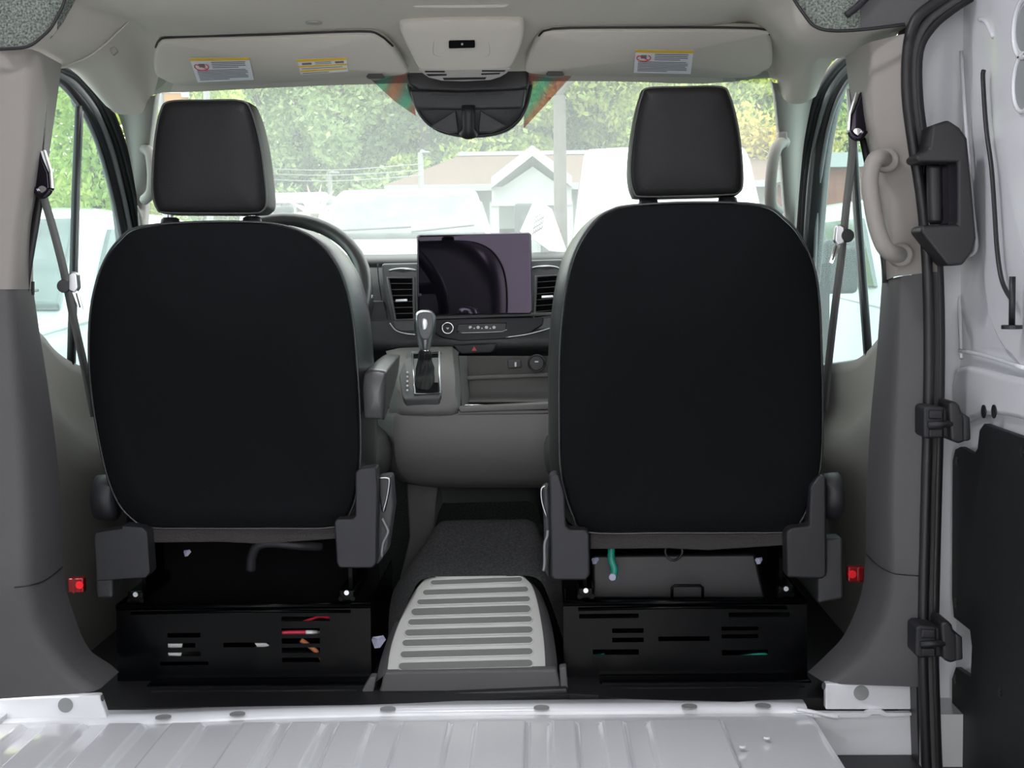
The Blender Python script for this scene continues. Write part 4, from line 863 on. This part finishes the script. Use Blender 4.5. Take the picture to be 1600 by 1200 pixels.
pp('usb_port', [(793, 563), (814, 562), (815, 574), (794, 576)], 3.195, .01, 'console_dark', co, bevel=.002)
pp('usb_slot', [(804, 566), (807, 566), (807, 573), (804, 573)], 3.193, .006, 'icon', co); pp('usb_slot', [(809, 565), (812, 565), (812, 573), (809, 573)], 3.193, .006, 'plastic_black', co)
k = P(838.5, 567.5, 3.185)
disc('power_socket', k, (0, -1, 0), .018, .02, 'plastic_black', co, n=28, bevel=.003)
tube('socket_ring', [k+Vector((.0185*math.cos(t*math.pi/14), .002, .0185*math.sin(t*math.pi/14))) for t in range(28)], .0018, 'gloss_black', co, n=8, closed=True)
prism('icon', [k+Vector((-.004, -.0008, .005)), k+Vector((.004, -.0008, .005)), k+Vector((.004, -.0008, .002)), k+Vector((-.004, -.0008, .002))], (0, .0006, 0), 'icon', co)
# shifter tower: sloping block (left of tray)
def q4(L): return [tuple(P(*q)) for q in L]
A_ = [(604, 552, 3.17), (618, 550, 3.16), (632, 549, 3.16), (700, 547, 3.16), (708, 549, 3.165), (716, 556, 3.18)]
B_ = [(606, 600, 3.08), (616, 598, 3.06), (630, 596, 3.055), (704, 594, 3.055), (711, 597, 3.06), (720, 604, 3.09)]
C_ = [(608, 640, 3.05), (618, 638, 3.03), (634, 636, 3.015), (694, 634, 3.015), (714, 636, 3.02), (722, 642, 3.06)]
D_ = [(608, 652, 3.06), (618, 650, 3.035), (634, 648, 3.018), (694, 648, 3.018), (714, 650, 3.03), (722, 652, 3.07)]
Z_ = [(600, 552, 3.3), (615, 546, 3.3), (632, 543, 3.3), (700, 541, 3.3), (708, 543, 3.3), (720, 550, 3.3)]
surf('shifter_tower', [q4(L) for L in (Z_, A_, B_, C_, D_)], 'console', co, n=4, across=3)
surf('tower_side', [q4([(717, 556, 3.18), (720, 604, 3.09), (722, 642, 3.04)]), q4([(730, 556, 3.2), (733, 604, 3.2), (735, 640, 3.19)])], 'console', co, n=3)
bz = mk('shifter_bezel', *loft([[P(a, b, y-.008) for a, b, y in L] for L in ([(636, 552, 3.15), (640, 549, 3.155), (688, 548, 3.155), (691, 552, 3.15), (690, 614, 3.032), (686, 622, 3.02), (632, 624, 3.02), (628, 616, 3.03), (624, 588, 3.07)], [(636, 555, 3.165), (640, 552, 3.17), (688, 551, 3.17), (691, 555, 3.165), (690, 630, 3.03), (686, 636, 3.025), (636, 637, 3.025), (631, 630, 3.03), (624, 592, 3.085)])], True, True, True), 'console_dark', co, bevel=.003)
mk('bezel_opening', *loft([[P(a, b, y-.0105) for a, b, y in ((646, 553, 3.147), (684, 552, 3.147), (685, 612, 3.034), (650, 613, 3.034))], [P(a, b, y-.006) for a, b, y in ((646, 553, 3.147), (684, 552, 3.147), (685, 612, 3.034), (650, 613, 3.034))]], True, True, True), 'matte_black', bz)
tube('bezel_trim', [P(a, b, y-.012) for a, b, y in ((644, 551, 3.147), (686, 550, 3.147), (687, 614, 3.034), (648, 616, 3.034))], .0022, 'satin', bz, n=8, closed=True)
for i in range(5):
    c0 = P(636.5+1.0*(i % 2)*0, 583+7*i, 3.085-.011*i-.012)
    prism('gear_mark', [c0+Vector((-.002, 0, 0)), c0+Vector((.002, 0, 0)), c0+Vector((.002, .0, .004)), c0+Vector((-.002, .0, .004))], (0, .001, 0), 'icon', bz)
# gear lever
gl = thing('gear_shifter', 'silver and grey gear lever with wrinkled black boot', 'gear lever', P(664, 612, 3.06))
kn = []
for py, w, dyc in ((548, 7, 0), (540, 10, 0), (528, 14.5, -.002), (512, 17.5, -.004), (498, 17.5, -.004), (490, 15.5, -.002), (485.5, 11, 0), (484, 5, 0)):
    c0 = P(664, py, 3.06+dyc); r = P(664+w, py, 3.06).x-P(664, py, 3.06).x
    kn.append([c0+Vector((r*math.cos(t*math.pi/12), r*1.15*math.sin(t*math.pi/12), 0)) for t in range(24)])
mk('knob', *loft(kn, True, True, True), 'satin', gl, smooth=True, sub=1)
pp('knob_inlay', [(651, 497), (656, 488), (673, 488), (677, 497), (676, 515), (671, 528), (666, 531), (660, 530), (654, 520)], 3.03, .012, 'dash_fascia', gl, bevel=.004, smooth_n=3)
bt = []
for i, (py, w, Y) in enumerate(((546, 8, 3.06), (556, 11, 3.065), (564, 10, 3.07), (574, 16, 3.07), (584, 13, 3.07), (595, 19, 3.06), (603, 16, 3.055), (610, 18, 3.05))):
    c0 = P(664+(.8 if i % 2 else -.8), py, Y); r = P(664+w, py, Y).x-P(664, py, Y).x
    bt.append([c0+Vector((r*(1+.17*math.sin(2.1*t+1.7*i))*math.cos(t*math.pi/12), r*(1+.17*math.sin(2.1*t+1.7*i))*math.sin(t*math.pi/12), .003*math.sin(t*math.pi/6+i))) for t in range(24)])
mk('boot', *loft(bt, True, True, True), 'leather_dark', gl, smooth=True, sub=1)
tube('collar', [P(664, 549, 3.06), P(664, 546, 3.06)], .0095, 'chrome', gl, n=18)

# ---- tunnel below console, carpet and step cover
tn = thing('tunnel_cover', 'dark carpeted tunnel hump under the centre console', 'tunnel cover', (P(740, 900, 3.0).x, 3.1, 0.0))
surf('carpet', [q4(L) for L in (
  [(606, 1010, 2.80), (640, 935, 2.86), (660, 905, 2.92), (700, 903, 2.94), (790, 900, 2.94), (838, 903, 2.92), (858, 935, 2.86), (880, 1000, 2.80)],
  [(612, 930, 2.95), (640, 885, 3.0), (670, 865, 3.02), (700, 860, 3.03), (790, 858, 3.03), (832, 862, 3.02), (858, 885, 3.0), (884, 930, 2.95)],
  [(640, 890, 3.06), (668, 845, 3.10), (682, 822, 3.12), (705, 816, 3.13), (790, 815, 3.13), (832, 817, 3.12), (850, 845, 3.10), (880, 880, 3.06)],
  [(660, 884, 3.12), (676, 846, 3.15), (688, 822, 3.16), (708, 816, 3.16), (790, 814, 3.16), (830, 816, 3.16), (846, 840, 3.15), (880, 872, 3.12)])], 'carpet', tn, n=4, across=4)
surf('front_cover', [q4(L) for L in (
  [(676, 835, 3.19), (690, 790, 3.18), (706, 786, 3.18), (790, 784, 3.18), (834, 786, 3.18), (846, 820, 3.19)],
  [(678, 830, 3.24), (684, 766, 3.24), (706, 758, 3.24), (790, 756, 3.24), (838, 758, 3.24), (850, 820, 3.24)])], 'console_dark', tn, n=3)
pp('tunnel_side', [(634, 740), (684, 740), (688, 790), (672, 850), (630, 905), (625, 905), (640, 840)], 3.26, .03, 'trim_grey', tn, bevel=.006)
box('foot_wall', (-.8, 3.6, 0), (.8, 3.64, .5), 'carpet', tn)
sc_ = thing('step_cover', 'grey plastic step cover with nine dark grooves between the seats', 'step cover', P(730, 1092, 2.69))
def top_pt(px, py): # sloping top surface; y from py
    Y = 2.70 + .24*((1052-py)/152)
    return P(px, py, Y)
outl = [(603, 1052), (608, 1020), (616, 990), (628, 960), (642, 932), (655, 912), (668, 901), (690, 899), (740, 898), (800, 898), (826, 899), (838, 910), (850, 934), (860, 965), (866, 1000), (869, 1030), (870, 1048)]
o_ = spline(outl, 3)
rowsL = [(604, 1052), (608, 1020), (616, 990), (628, 960), (642, 932), (655, 912), (668, 901)]
rowsR = [(853, 1049), (852, 1018), (849, 988), (844, 958), (838, 931), (830, 911), (818, 899)]
rl, rr_ = spline(rowsL, 4), spline(rowsR, 4)
def row_pts(i):
    A, B = top_pt(*rl[i]), top_pt(*rr_[i]); A0 = A+Vector((-.012, .004, -.05)); B0 = B+Vector((.012, .004, -.05))
    return [A0, A+Vector((-.003, 0, -.006)), A+Vector((.003, 0, 0)), A.lerp(B, .25), A.lerp(B, .5), A.lerp(B, .75), B+Vector((-.003, 0, 0)), B+Vector((.003, 0, -.006)), B0]
old_R = spline([(870, 1048), (868, 1018), (864, 988), (858, 958), (849, 931), (839, 911), (824, 900)], 4)
old_L = spline([(588, 1056), (596, 1020), (606, 990), (619, 960), (636, 932), (650, 912), (664, 902)], 4)
for E, O_, sg_ in ((rr_, old_R, 1), (rl, old_L, -1)):
    eA = [top_pt(*q)+Vector((-.001*sg_, 0, .0005)) for q in E]; eB = [top_pt(*q)+Vector((.002*sg_, .004, -.014)) for q in O_]; eC = [p+Vector((.004*sg_, .004, -.05)) for p in eB]
    surf('skirt', [[tuple(p) for p in L] for L in (eA, eB, eC)], 'trim_grey', sc_, n=0)  # same plastic as the tread, its shade painted with a darker grey
R_ = [row_pts(i) for i in range(len(rl))]
R_ = [[p+Vector((0, -.004, -.012)) for p in R_[0]]] + R_ + [[p+Vector((0, .02, -.02)) for p in R_[-1]]]
mk('tread', *loft(R_, closed=False), 'step_plastic_lit', sc_, smooth=True)
def on_top(px, py):
    # point of the ruled top under a pixel
    best = min(range(len(rl)-1), key=lambda i: abs((rl[i][1]+rr_[i][1]+rl[i+1][1]+rr_[i+1][1])/4-py))
    A, B, C = top_pt(*rl[best]), top_pt(*rr_[best]), top_pt(*rl[best+1]); n = (B-A).cross(C-A).normalized(); d = ray(px, py)
    return CAM + d*((A-CAM).dot(n)/d.dot(n))
# front riser and toe strip
pp('riser', [(600, 1050), (870, 1046), (876, 1074), (884, 1082), (582, 1090), (594, 1078)], 2.692, .03, 'trim_grey', sc_, bevel=.006)  # riser of the same plastic, painted darker for its shade
pp('toe_strip', [(568, 1088), (640, 1086), (886, 1076), (888, 1084), (730, 1094), (566, 1099)], 2.672, .05, 'plastic_black', sc_, bevel=.003)
pp('toe_strip', [(566, 1078), (578, 1058), (588, 1058), (582, 1090), (566, 1092)], 2.69, .03, 'trim_grey', sc_, bevel=.003)
pp('toe_strip', [(874, 1044), (885, 1042), (888, 1080), (876, 1084)], 2.69, .03, 'trim_grey', sc_, bevel=.003)
pp('strip_gap', [(700, 1089), (750, 1087), (750, 1092), (700, 1094)], 2.670, .01, 'rubber', sc_)
for (xa, xb, y0, y1) in ((672, 817, 906, 912), (660, 826, 921, 928), (651, 829, 936, 943), (642, 830, 950, 960), (637, 832, 967, 975), (632, 833, 983, 992), (628, 833, 999, 1008), (625, 833, 1017, 1026), (622, 833, 1035, 1045)):
    sl = -5/200
    L = []
    h = (y1-y0)/2+1.3; ym = (y0+y1)/2
    for t in range(13): a = math.pi/2+math.pi*t/12; L.append((xa+h*1.2+h*1.2*math.cos(a), ym+2-h*math.sin(a)))
    for t in range(13): a = -math.pi/2+math.pi*t/12; L.append((xb-h*1.2+h*1.2*math.cos(a), ym-3-h*math.sin(a)))
    pts = [on_top(a, b)+Vector((0, -.0006, .0012)) for a, b in L]
    g = prism('groove', pts, (0, .0004, -.002), 'step_groove', sc_)
    tube('groove_rim', pts, .0013, 'step_plastic_lit', sc_, n=6, closed=True)

# paper on the dashboard
pa = thing('paper_sheet', 'white handwritten paper sheet leaning on the windshield behind the screen', 'paper', P(850, 398, 3.55))
pg = [P(812, 362, 3.52), P(836, 309, 3.56), P(862, 327, 3.57), P(868, 360, 3.58), P(887, 396, 3.56), P(858, 392, 3.54), P(836, 376, 3.53)]
mk('sheet', pg, [(0, 1, 2, 3, 4, 5, 6)], 'paper', pa, solid=.0008)
for i in range(5):
    for j in range(4):
        a = (832+3.2*i+4.4*j*.35, 366-8.5*j-2.0*i); b = (a[0]+2.2, a[1]-6.0)
        tube('handwriting', [P(a[0], a[1], 3.50), P((a[0]+b[0])/2+1.2, (a[1]+b[1])/2, 3.50), P(b[0], b[1], 3.505)], .0009, 'plug', pa, n=5, sp=2)

# ================================================================== OUTSIDE
GZ = -0.72
gv = [(-80, -30, GZ), (80, -30, GZ), (80, 5, GZ), (-80, 5, GZ), (80, 12, GZ+.3), (-80, 12, GZ+.3), (80, 130, GZ+.5), (-80, 130, GZ+.5)]
gd = mk('ground', gv, [(0, 1, 2, 3), (3, 2, 4, 5), (5, 4, 6, 7)], 'asphalt'); struct(gd, 'grey asphalt car lot')
def gz(y): return GZ + (0 if y < 5 else (.3*(y-5)/7 if y < 12 else .3+.2*(y-12)/118))

def vehicle(name, label, cat, loc, rz, L=5.6, Wd=2.02, H=2.1, hood=1.1, cab=None, kind='truck', group=None):
    """front of the vehicle faces -y in its own axes; root at wheel level"""
    root = thing(name, label, cat, loc, group); root.rotation_euler = (0, 0, rz)
    w = Wd/2
    def add(nm, v, f, m_, bev=0.0, par=root, **kw):
        o = mk(nm, v, f, m_, None, bevel=bev, **kw); c = WL[o.name]; o.parent = par; o.location = c if par is root else c-WL2[par.name]; WL2[o.name] = c; return o
    WL2 = {}
    zb, zh = .45, hood; TH = .30 if kind == 'truck' else .16
    if kind == 'truck':
        ys = [0.0, .06, 1.35, 2.15, 4.0, 4.15, L]; 
        side = [(0.0, .55), (-.02, zh-.2), (.12, zh-.04), (1.25, zh+.06), (2.05, H-.06), (2.3, H), (3.7, H), (4.05, H-.06), (4.15, zh+.1), (L, zh+.1), (L, .5)]
        glassA, glassB = (1.30, zh+.12), (2.02, H-.10)
    else:
        side = [(0.0, .5), (-.04, .95), (.1, 1.12), (.7, 1.34), (1.75, H-.16), (2.1, H-.03), (2.6, H), (L-.1, H-.02), (L, H-.1), (L, .5)]
        glassA, glassB = (.78, 1.42), (1.62-.3*max(0, H-2.4), H-.32-.9*max(0, H-2.4))
    cross = []
    # loft across width with tumblehome
    rings = []
    for xk, tk in ((-1, .82), (-.99, .9), (-.93, .975), (-.6, 1), (0, 1.0), (.6, 1), (.93, .975), (.99, .9), (1, .82)):
        r_ = []
        for y, z in side:
            tum = 1-TH*max(0, (z-1.1)/(H-1.1)) if z > 1.1 else 1
            zz = z if z < .6 else .6+(z-.6)*(1-(1-tk)*.25)
            r_.append((xk*w*tum, y+(1-tk)*.35*(1 if y < 2 else 0), zz))
        rings.append(r_)
    n = len(side)
    v, f = loft(rings, True, True, True)
    add('body', v, f, 'car_white', .03, smooth=False)
    # windshield plate, slightly proud of the body
    (ya, za), (yb, zb2) = glassA, glassB
    def wt(z): return w*(1-TH*max(0, (z-1.1)/(H-1.1)))
    nrm = Vector((0, -(zb2-za), (yb-ya))).normalized()
    q = [Vector((x, y, z))+nrm*.035 for x, y, z in ((-wt(za)*.93, ya, za), (wt(za)*.93, ya, za), (wt(zb2)*.88, yb, zb2), (-wt(zb2)*.88, yb, zb2))]
    ws = add('windshield', q+[p-nrm*.06 for p in q], [(0, 1, 2, 3), (7, 6, 5, 4), (0, 4, 5, 1), (1, 5, 6, 2), (2, 6, 7, 3), (3, 7, 4, 0)], 'car_glass', .02)
    e = [q[0]+nrm*.01+Vector((.1, 0, .02)), q[0]*.45+q[1]*.55+nrm*.012+Vector((0, .02, .05))]
    add('wiper', [e[0], e[1], e[1]+Vector((0, .006, .012)), e[0]+Vector((0, .006, .012))], [(0, 1, 2, 3)], 'car_dark', solid=.01)
    e = [q[0]*.45+q[1]*.55+nrm*.014, q[1]+nrm*.012+Vector((-.12, 0.02, .06))]
    add('wiper', [e[0], e[1], e[1]+Vector((0, .006, .012)), e[0]+Vector((0, .006, .012))], [(0, 1, 2, 3)], 'car_dark', solid=.01)
    for sx in (-1, 1):
        zlo, zhi = (zh+.16, H-.14) if kind == 'truck' else (1.4, H-.42)
        yl = [(1.65, zlo), (2.3, zhi), (3.8, zhi), (3.95, zlo)] if kind == 'truck' else [(1.1, zlo), (1.75, zhi), (2.5, zhi), (2.55, zlo)]
        qs = [Vector((sx*(wt(z)+.004), y, z)) for y, z in yl]
        add('side_window', qs+[p-Vector((sx*.05, 0, 0)) for p in qs], [(0, 1, 2, 3), (7, 6, 5, 4), (0, 4, 5, 1), (1, 5, 6, 2), (2, 6, 7, 3), (3, 7, 4, 0)], 'car_glass')
        my, mz = (1.55, zh+.28) if kind == 'truck' else (.98, 1.55)
        c0 = Vector((sx*(w+.16), my, mz)); bx_ = [(-.10, -.05, -.16), (.10, -.05, -.16), (.10, .06, -.16), (-.10, .06, -.16), (-.10, -.05, .16), (.10, -.05, .16), (.10, .06, .16), (-.10, .06, .16)]
        add('wing_mirror', [c0+Vector(b_) for b_ in bx_], [(0, 1, 2, 3), (7, 6, 5, 4), (0, 4, 5, 1), (1, 5, 6, 2), (2, 6, 7, 3), (3, 7, 4, 0)], 'car_dark', .03)
        c0 = Vector((sx*w*.78, .06, .82)); 
        add('headlight', [c0+Vector((b_[0]*1.6, b_[1]*2, b_[2]*.8)) for b_ in bx_], [(0, 1, 2, 3), (7, 6, 5, 4), (0, 4, 5, 1), (1, 5, 6, 2), (2, 6, 7, 3), (3, 7, 4, 0)], 'pole_metal', .02)
        for wy in (.95, L-1.15):
            cyl = [Vector((sx*(w-.24), wy+.36*math.cos(t*math.pi/10), .36+.36*math.sin(t*math.pi/10))) for t in range(20)]
            add('wheel', cyl+[p+Vector((sx*.25, 0, 0)) for p in cyl], [tuple(range(20)), tuple(range(39, 19, -1))]+[(i, (i+1) % 20, 20+(i+1) % 20, 20+i) for i in range(20)], 'car_dark', .02)
    gq = [(-w*.6, -.05, .62), (w*.6, -.05, .62), (w*.6, -.05, .88), (-w*.6, -.05, .88)]
    add('grille', [Vector(p) for p in gq]+[Vector(p)+Vector((0, .12, 0)) for p in gq], [(0, 1, 2, 3), (7, 6, 5, 4), (0, 4, 5, 1), (1, 5, 6, 2), (2, 6, 7, 3), (3, 7, 4, 0)], 'car_dark', .01)
    return root
c0 = P(636, 400, 11.0)
tk = vehicle('pickup_truck', 'white pickup truck facing the windshield in the car lot', 'truck', (P(636, 400, 13.5).x, 12.3, gz(12.3)), R(2), H=2.14, hood=1.50, Wd=2.04)
c0 = P(1040, 300, 14.0)
vehicle('cargo_van', 'white high roof van seen around the passenger headrest', 'van', (c0.x, 13.2, gz(13.2)), R(-3), L=5.6, H=2.62, kind='van', Wd=2.06)
vehicle('pickup_truck', 'white pickup truck parked close outside the driver window', 'truck', (-3.5, 6.6, gz(6.6)), R(-6), L=5.6, H=1.93, hood=1.2, Wd=2.0)
vehicle('pickup_truck', 'white pickup truck parked outside the passenger window', 'truck', (3.3, 7.0, gz(7)), R(8), L=5.6, H=1.93, hood=1.2, Wd=2.0)
vehicle('pickup_truck', 'white pickup truck in the gap between the front truck and the tall van', 'truck', (P(800, 330, 24).x, 24, gz(24)), R(0), H=1.95, hood=1.2)

# building with brown hipped roof and white gable porch
BY = 40
bd = thing('office_building', 'low building with brown shingle roof and white gabled porch', 'building', (P(800, 330, BY).x, BY+3, gz(BY)))
def outq(nm, pxs, Y, depth, m_, par=bd, **kw): return pp(nm, pxs, Y, depth, m_, par, **kw)
xl_, xr2 = P(640, 300, BY).x, P(1300, 300, BY).x
zr, ze = P(780, 243, BY+4).z, P(700, 292, BY).z
mk('main_roof', [(xl_-.6, BY-1, ze), (xr2, BY-1, ze), (xr2, BY+9, ze), (xl_-.6, BY+9, ze), (P(716, 243, BY+4).x, BY+4, zr), (xr2-2, BY+4, zr)], [(0, 1, 5, 4), (1, 2, 5), (2, 3, 4, 5), (3, 0, 4)], 'roof_brown', bd)
box('ridge_cap', (P(716, 243, BY+4).x, BY+3.9, zr), (xr2-2, BY+4.1, zr+.12), 'siding', bd)
box('fascia', (xl_-.6, BY-1.05, ze-.18), (xr2, BY-.95, ze), 'siding', bd)
box('wall', (xl_, BY, gz(BY)), (xr2-.5, BY+8, ze), 'siding', bd)
gx0, gx1, gpx = P(768, 290, BY-3).x, P(893, 290, BY-3).x, P(832, 243, BY-3).x
zg0, zg1 = P(830, 291, BY-3).z, P(832, 245, BY-3).z
prism('gable', [(gx0+.3, BY-3, zg0), (gx1-.3, BY-3, zg0), (gpx, BY-3, zg1-.25)], (0, .3, 0), 'siding', bd)
for a, b in (((gx0, zg0-.05), (gpx, zg1)), ((gx1, zg0-.05), (gpx, zg1))):
    prism('gable_roof', [(a[0], BY-3.3, a[1]), (b[0], BY-3.3, b[1]), (b[0], BY-3.3, b[1]+.28), (a[0], BY-3.3, a[1]+.28)], (0, 6, 0), 'siding', bd)
box('porch_beam', (gx0, BY-3, zg0-.5), (gx1, BY-2.7, zg0), 'siding', bd)
for px in (772, 818, 845, 888):
    c0 = P(px, 300, BY-3); box('column', (c0.x-.12, BY-2.95, gz(BY)), (c0.x+.12, BY-2.7, zg0-.4), 'siding', bd)
for px in (785, 803, 835, 858):
    c0 = P(px, 310, BY-.1); w_ = box('window', (c0.x-.45, BY-.06, gz(BY)+.9), (c0.x+.45, BY+.05, gz(BY)+2.5), 'car_dark', bd)
c0 = P(800, 318, BY-.2); box('door', (c0.x-.5, BY-.1, gz(BY)), (c0.x+.5, BY+.02, gz(BY)+2.1), 'brick_wall', bd)
# brick building seen through the passenger window and right of the head restraint
bb = thing('brick_building', 'red brick building behind the passenger window', 'building', (11, 28, gz(28)))
q0 = P(1290, 290, 30); 
box('wall', (q0.x, 30, gz(30)), (q0.x+9, 36, P(1290, 262, 30).z), 'brick_wall', bb)
box('roof_edge', (q0.x-.2, 29.8, P(1290, 262, 30).z), (q0.x+9.2, 36.2, P(1290, 262, 30).z+.3), 'siding', bb)
for i in range(4): box('window', (q0.x+.8+2.1*i, 29.95, gz(30)+1.1), (q0.x+2.0+2.1*i, 30.05, gz(30)+2.4), 'car_dark', bb)
# white canopy on the left
cn = thing('carport', 'white flat roofed carport left of the white truck', 'carport', (P(440, 340, 24).x, 24, gz(24)))
zc0, zc1 = P(440, 318, 24).z, P(440, 301, 24).z
box('roof', (P(360, 310, 24).x, 24, zc0), (P(512, 310, 24).x, 30, zc1), 'car_white', cn, bevel=.05)
for px in (378, 432, 456, 498):
    c0 = P(px, 330, 24); box('post', (c0.x-.06, 24.1, gz(24)), (c0.x+.06, 24.25, zc0), 'car_grey', cn)
# poles
def pole(label, px, pytop, Y, r, m_, arm=None):
    b = P(px, pytop, Y); t = thing('street_pole', label, 'pole', (b.x, Y, gz(Y)))
    tube('shaft', [(b.x, Y, gz(Y)), (b.x, Y, (gz(Y)+b.z)/2), (b.x, Y, b.z)], [r*1.2, r*1.1, r], m_, t, n=12)
    if arm: 
        tube('arm', [(b.x, Y, b.z-.05), tuple(P(*arm[0], Y)), tuple(P(*arm[1], Y))], r*.6, m_, t, n=8, sp=4)
        c1 = P(*arm[1], Y); box('lamp_head', c1-Vector((.13, .06, .04)), c1+Vector((.13, .06, .03)), m_, t, bevel=.03)
pole('tall wooden lamp pole left of the passenger headrest', 874, 150, 20, .085, 'pole_wood', ((878, 138), (898, 121)))
pole('short lamp pole in front of the trees left of the building', 515, 272, 34, .06, 'pole_metal', ((517, 270), (522, 270)))
pole('thin lamp pole at the left corner of the brown roof', 657, 238, 35, .07, 'pole_metal', ((659, 236), (664, 238)))
pole('pale post between the left visor and headrest', 322, 120, 22, .05, 'pole_metal')
# overhead cables
for i, (ya, yb) in enumerate(((262, 256), (270, 266), (279, 274), (148, 152))):
    if i < 3: tag(tube('power_cable', [P(380, ya, 33), P(520, ya+4, 33), P(660, yb, 33)], .012, 'car_grey', None, n=5, sp=4), ('highest', 'middle', 'lowest')[i] + ' of three overhead cables in front of the trees', 'cable', 'overhead cables')
# banner flag at the upper left of the windshield
bn = thing('feather_banner', 'yellow striped banner at the upper left corner of the windshield', 'banner', (P(270, 150, 9).x, 9, gz(9)))
pp('cloth', [(250, 118), (288, 118), (294, 152), (296, 180), (262, 180)], 9, .01, 'banner', bn)
for b in (124, 136, 143): pp('stripe', [(253, b), (290, b), (290, b+2), (254, b+2)], 8.99, .01, 'label_white', bn)
pp('grey_block', [(281, 140), (293, 140), (296, 152), (284, 152)], 8.985, .01, 'banner_grey', bn)
c0 = P(250, 118, 9); tube('pole', [(c0.x, 9.02, gz(9)), (c0.x, 9.02, c0.z+.4)], .02, 'pole_metal', bn, n=8)

# trees
def tree_mesh(kind, seed, nl, hgt, rad, lm):
    r = random.Random(seed); v = []; f = []
    clumps = []
    for i in range(46):
        z = hgt*(.18+.80*r.random()); k = (1-abs((z/hgt-.5))*1.1); a = r.random()*6.283; d = rad*k*math.sqrt(r.random())
        clumps.append((d*math.cos(a), d*math.sin(a), z, .55+r.random()*.9))
    for i in range(nl):
        cx, cy, cz, cr = clumps[r.randrange(len(clumps))]
        u, vv, w_ = r.gauss(0, 1), r.gauss(0, 1), r.gauss(0, 1); l = math.sqrt(u*u+vv*vv+w_*w_)+1e-6; k = cr*(.55+.6*r.random())
        p = Vector((cx+u/l*k, cy+vv/l*k, cz+w_/l*k*.75))
        d1 = Vector((r.uniform(-1, 1), r.uniform(-1, 1), r.uniform(-1, 1))).normalized(); d2 = d1.cross(Vector((r.uniform(-1, 1), r.uniform(-1, 1), r.uniform(-1, 1)))).normalized()
        s = .055+.08*r.random(); b = len(v)
        v += [p-d1*s, p+d2*s*.5, p+d1*s, p-d2*s*.5]; f.append((b, b+1, b+2, b+3))
    me = bpy.data.meshes.new('crown'); me.from_pydata(v, [], f); me.materials.append(MATS[lm])
    tv = []
    rings = [[(.22*k*math.cos(t*math.pi/4)+bx, .22*k*math.sin(t*math.pi/4), z) for t in range(8)] for z, k, bx in ((0, 1.4, 0), (hgt*.1, 1, .02), (hgt*.4, .8, .1), (hgt*.7, .5, -.05), (hgt*.95, .2, .05))]
    tv, tf = loft(rings, True, True, True); mt = bpy.data.meshes.new('trunk'); mt.from_pydata(tv, [], tf); mt.materials.append(MATS['bark'])
    return me, mt
TM = [tree_mesh('a', 1, 36000, 12, 3.6, 'leaf_a'), tree_mesh('b', 2, 36000, 11, 3.9, 'leaf_b'), tree_mesh('c', 3, 16000, 6, 2.6, 'leaf_c')]
def tree(x, y, k, s, rz, label, group=None):
    t = thing('tree', label, 'tree', (x, y, gz(y)), group); t.rotation_euler = (0, 0, rz); t.scale = (s, s, s)
    for nm, me in zip(('crown', 'trunk'), TM[k]):
        o = bpy.data.objects.new(nm, me); COL.objects.link(o); o.parent = t
rt_ = random.Random(11)
def TL(px, back):
    side = 'dull green tree left of the dark sensor housing' if px < 700 else 'yellow green tree right of the dark sensor housing'
    return (('taller ' if back else 'leafy ') + side + (', in the rear row' if back else ', in the front row'), ('rear' if back else 'front') + ' row of ' + ('dull' if px < 700 else 'yellow') + ' green trees')
for i in range(13):
    px = 405 + i*66; Y = 52+rt_.uniform(-3, 5)
    c0 = P(px, 300, Y); tree(c0.x, Y, 0 if px < 700 else 1, 1.12+rt_.uniform(-.08, .18), rt_.random()*6, *TL(px, 0))
for i in range(10):
    px = 450 + i*80; Y = 62+rt_.uniform(-2, 4)
    c0 = P(px, 300, Y); tree(c0.x, Y, 0 if px < 700 else 1, 1.35+rt_.uniform(-.1, .1), rt_.random()*6, *TL(px, 1))
for (px, Y, s, lab) in ((60, 34, 1.0, 'green tree outside the front of the driver window'), (150, 30, .85, 'green tree seen between the driver window bar and the pillar'), (10, 42, 1.1, 'green tree farthest back in the driver window')):
    c0 = P(px, 300, Y); tree(c0.x, Y, 1, s, px, lab)
for (px, Y, s, lab, k) in ((1325, 52, 1.15, 'green tree outside the passenger window', 1), (1395, 58, 1.2, 'leafy green tree right of the passenger window bar', 0), (1200, 43, .95, 'yellow tinged tree right of the passenger headrest', 2)):
    c0 = P(px, 300, Y); tree(c0.x, Y, k, s, px, lab)
# spiky pale shrub by the truck
pl = thing('palm_shrub', 'pale spiky shrub left of the white truck windshield', 'shrub', (P(490, 340, 16).x, 16, gz(16)))
c0 = P(492, 334, 16)
tube('stem', [(c0.x, 16, gz(16)), tuple(c0)], .05, 'bark', pl, n=8)
for i in range(14):
    a = i*math.pi*2/14; d = Vector((math.cos(a), .3*math.sin(2*a), math.sin(a)))
    p1 = c0+d*.22; s = d.cross(Vector((0, 1, 0))).normalized()*.03
    mk('frond', [c0-s*.3, p1*.5+c0*.5-s, c0+d*.34, p1*.5+c0*.5+s], [(0, 1, 2, 3)], 'awning_tan', pl, solid=.004)
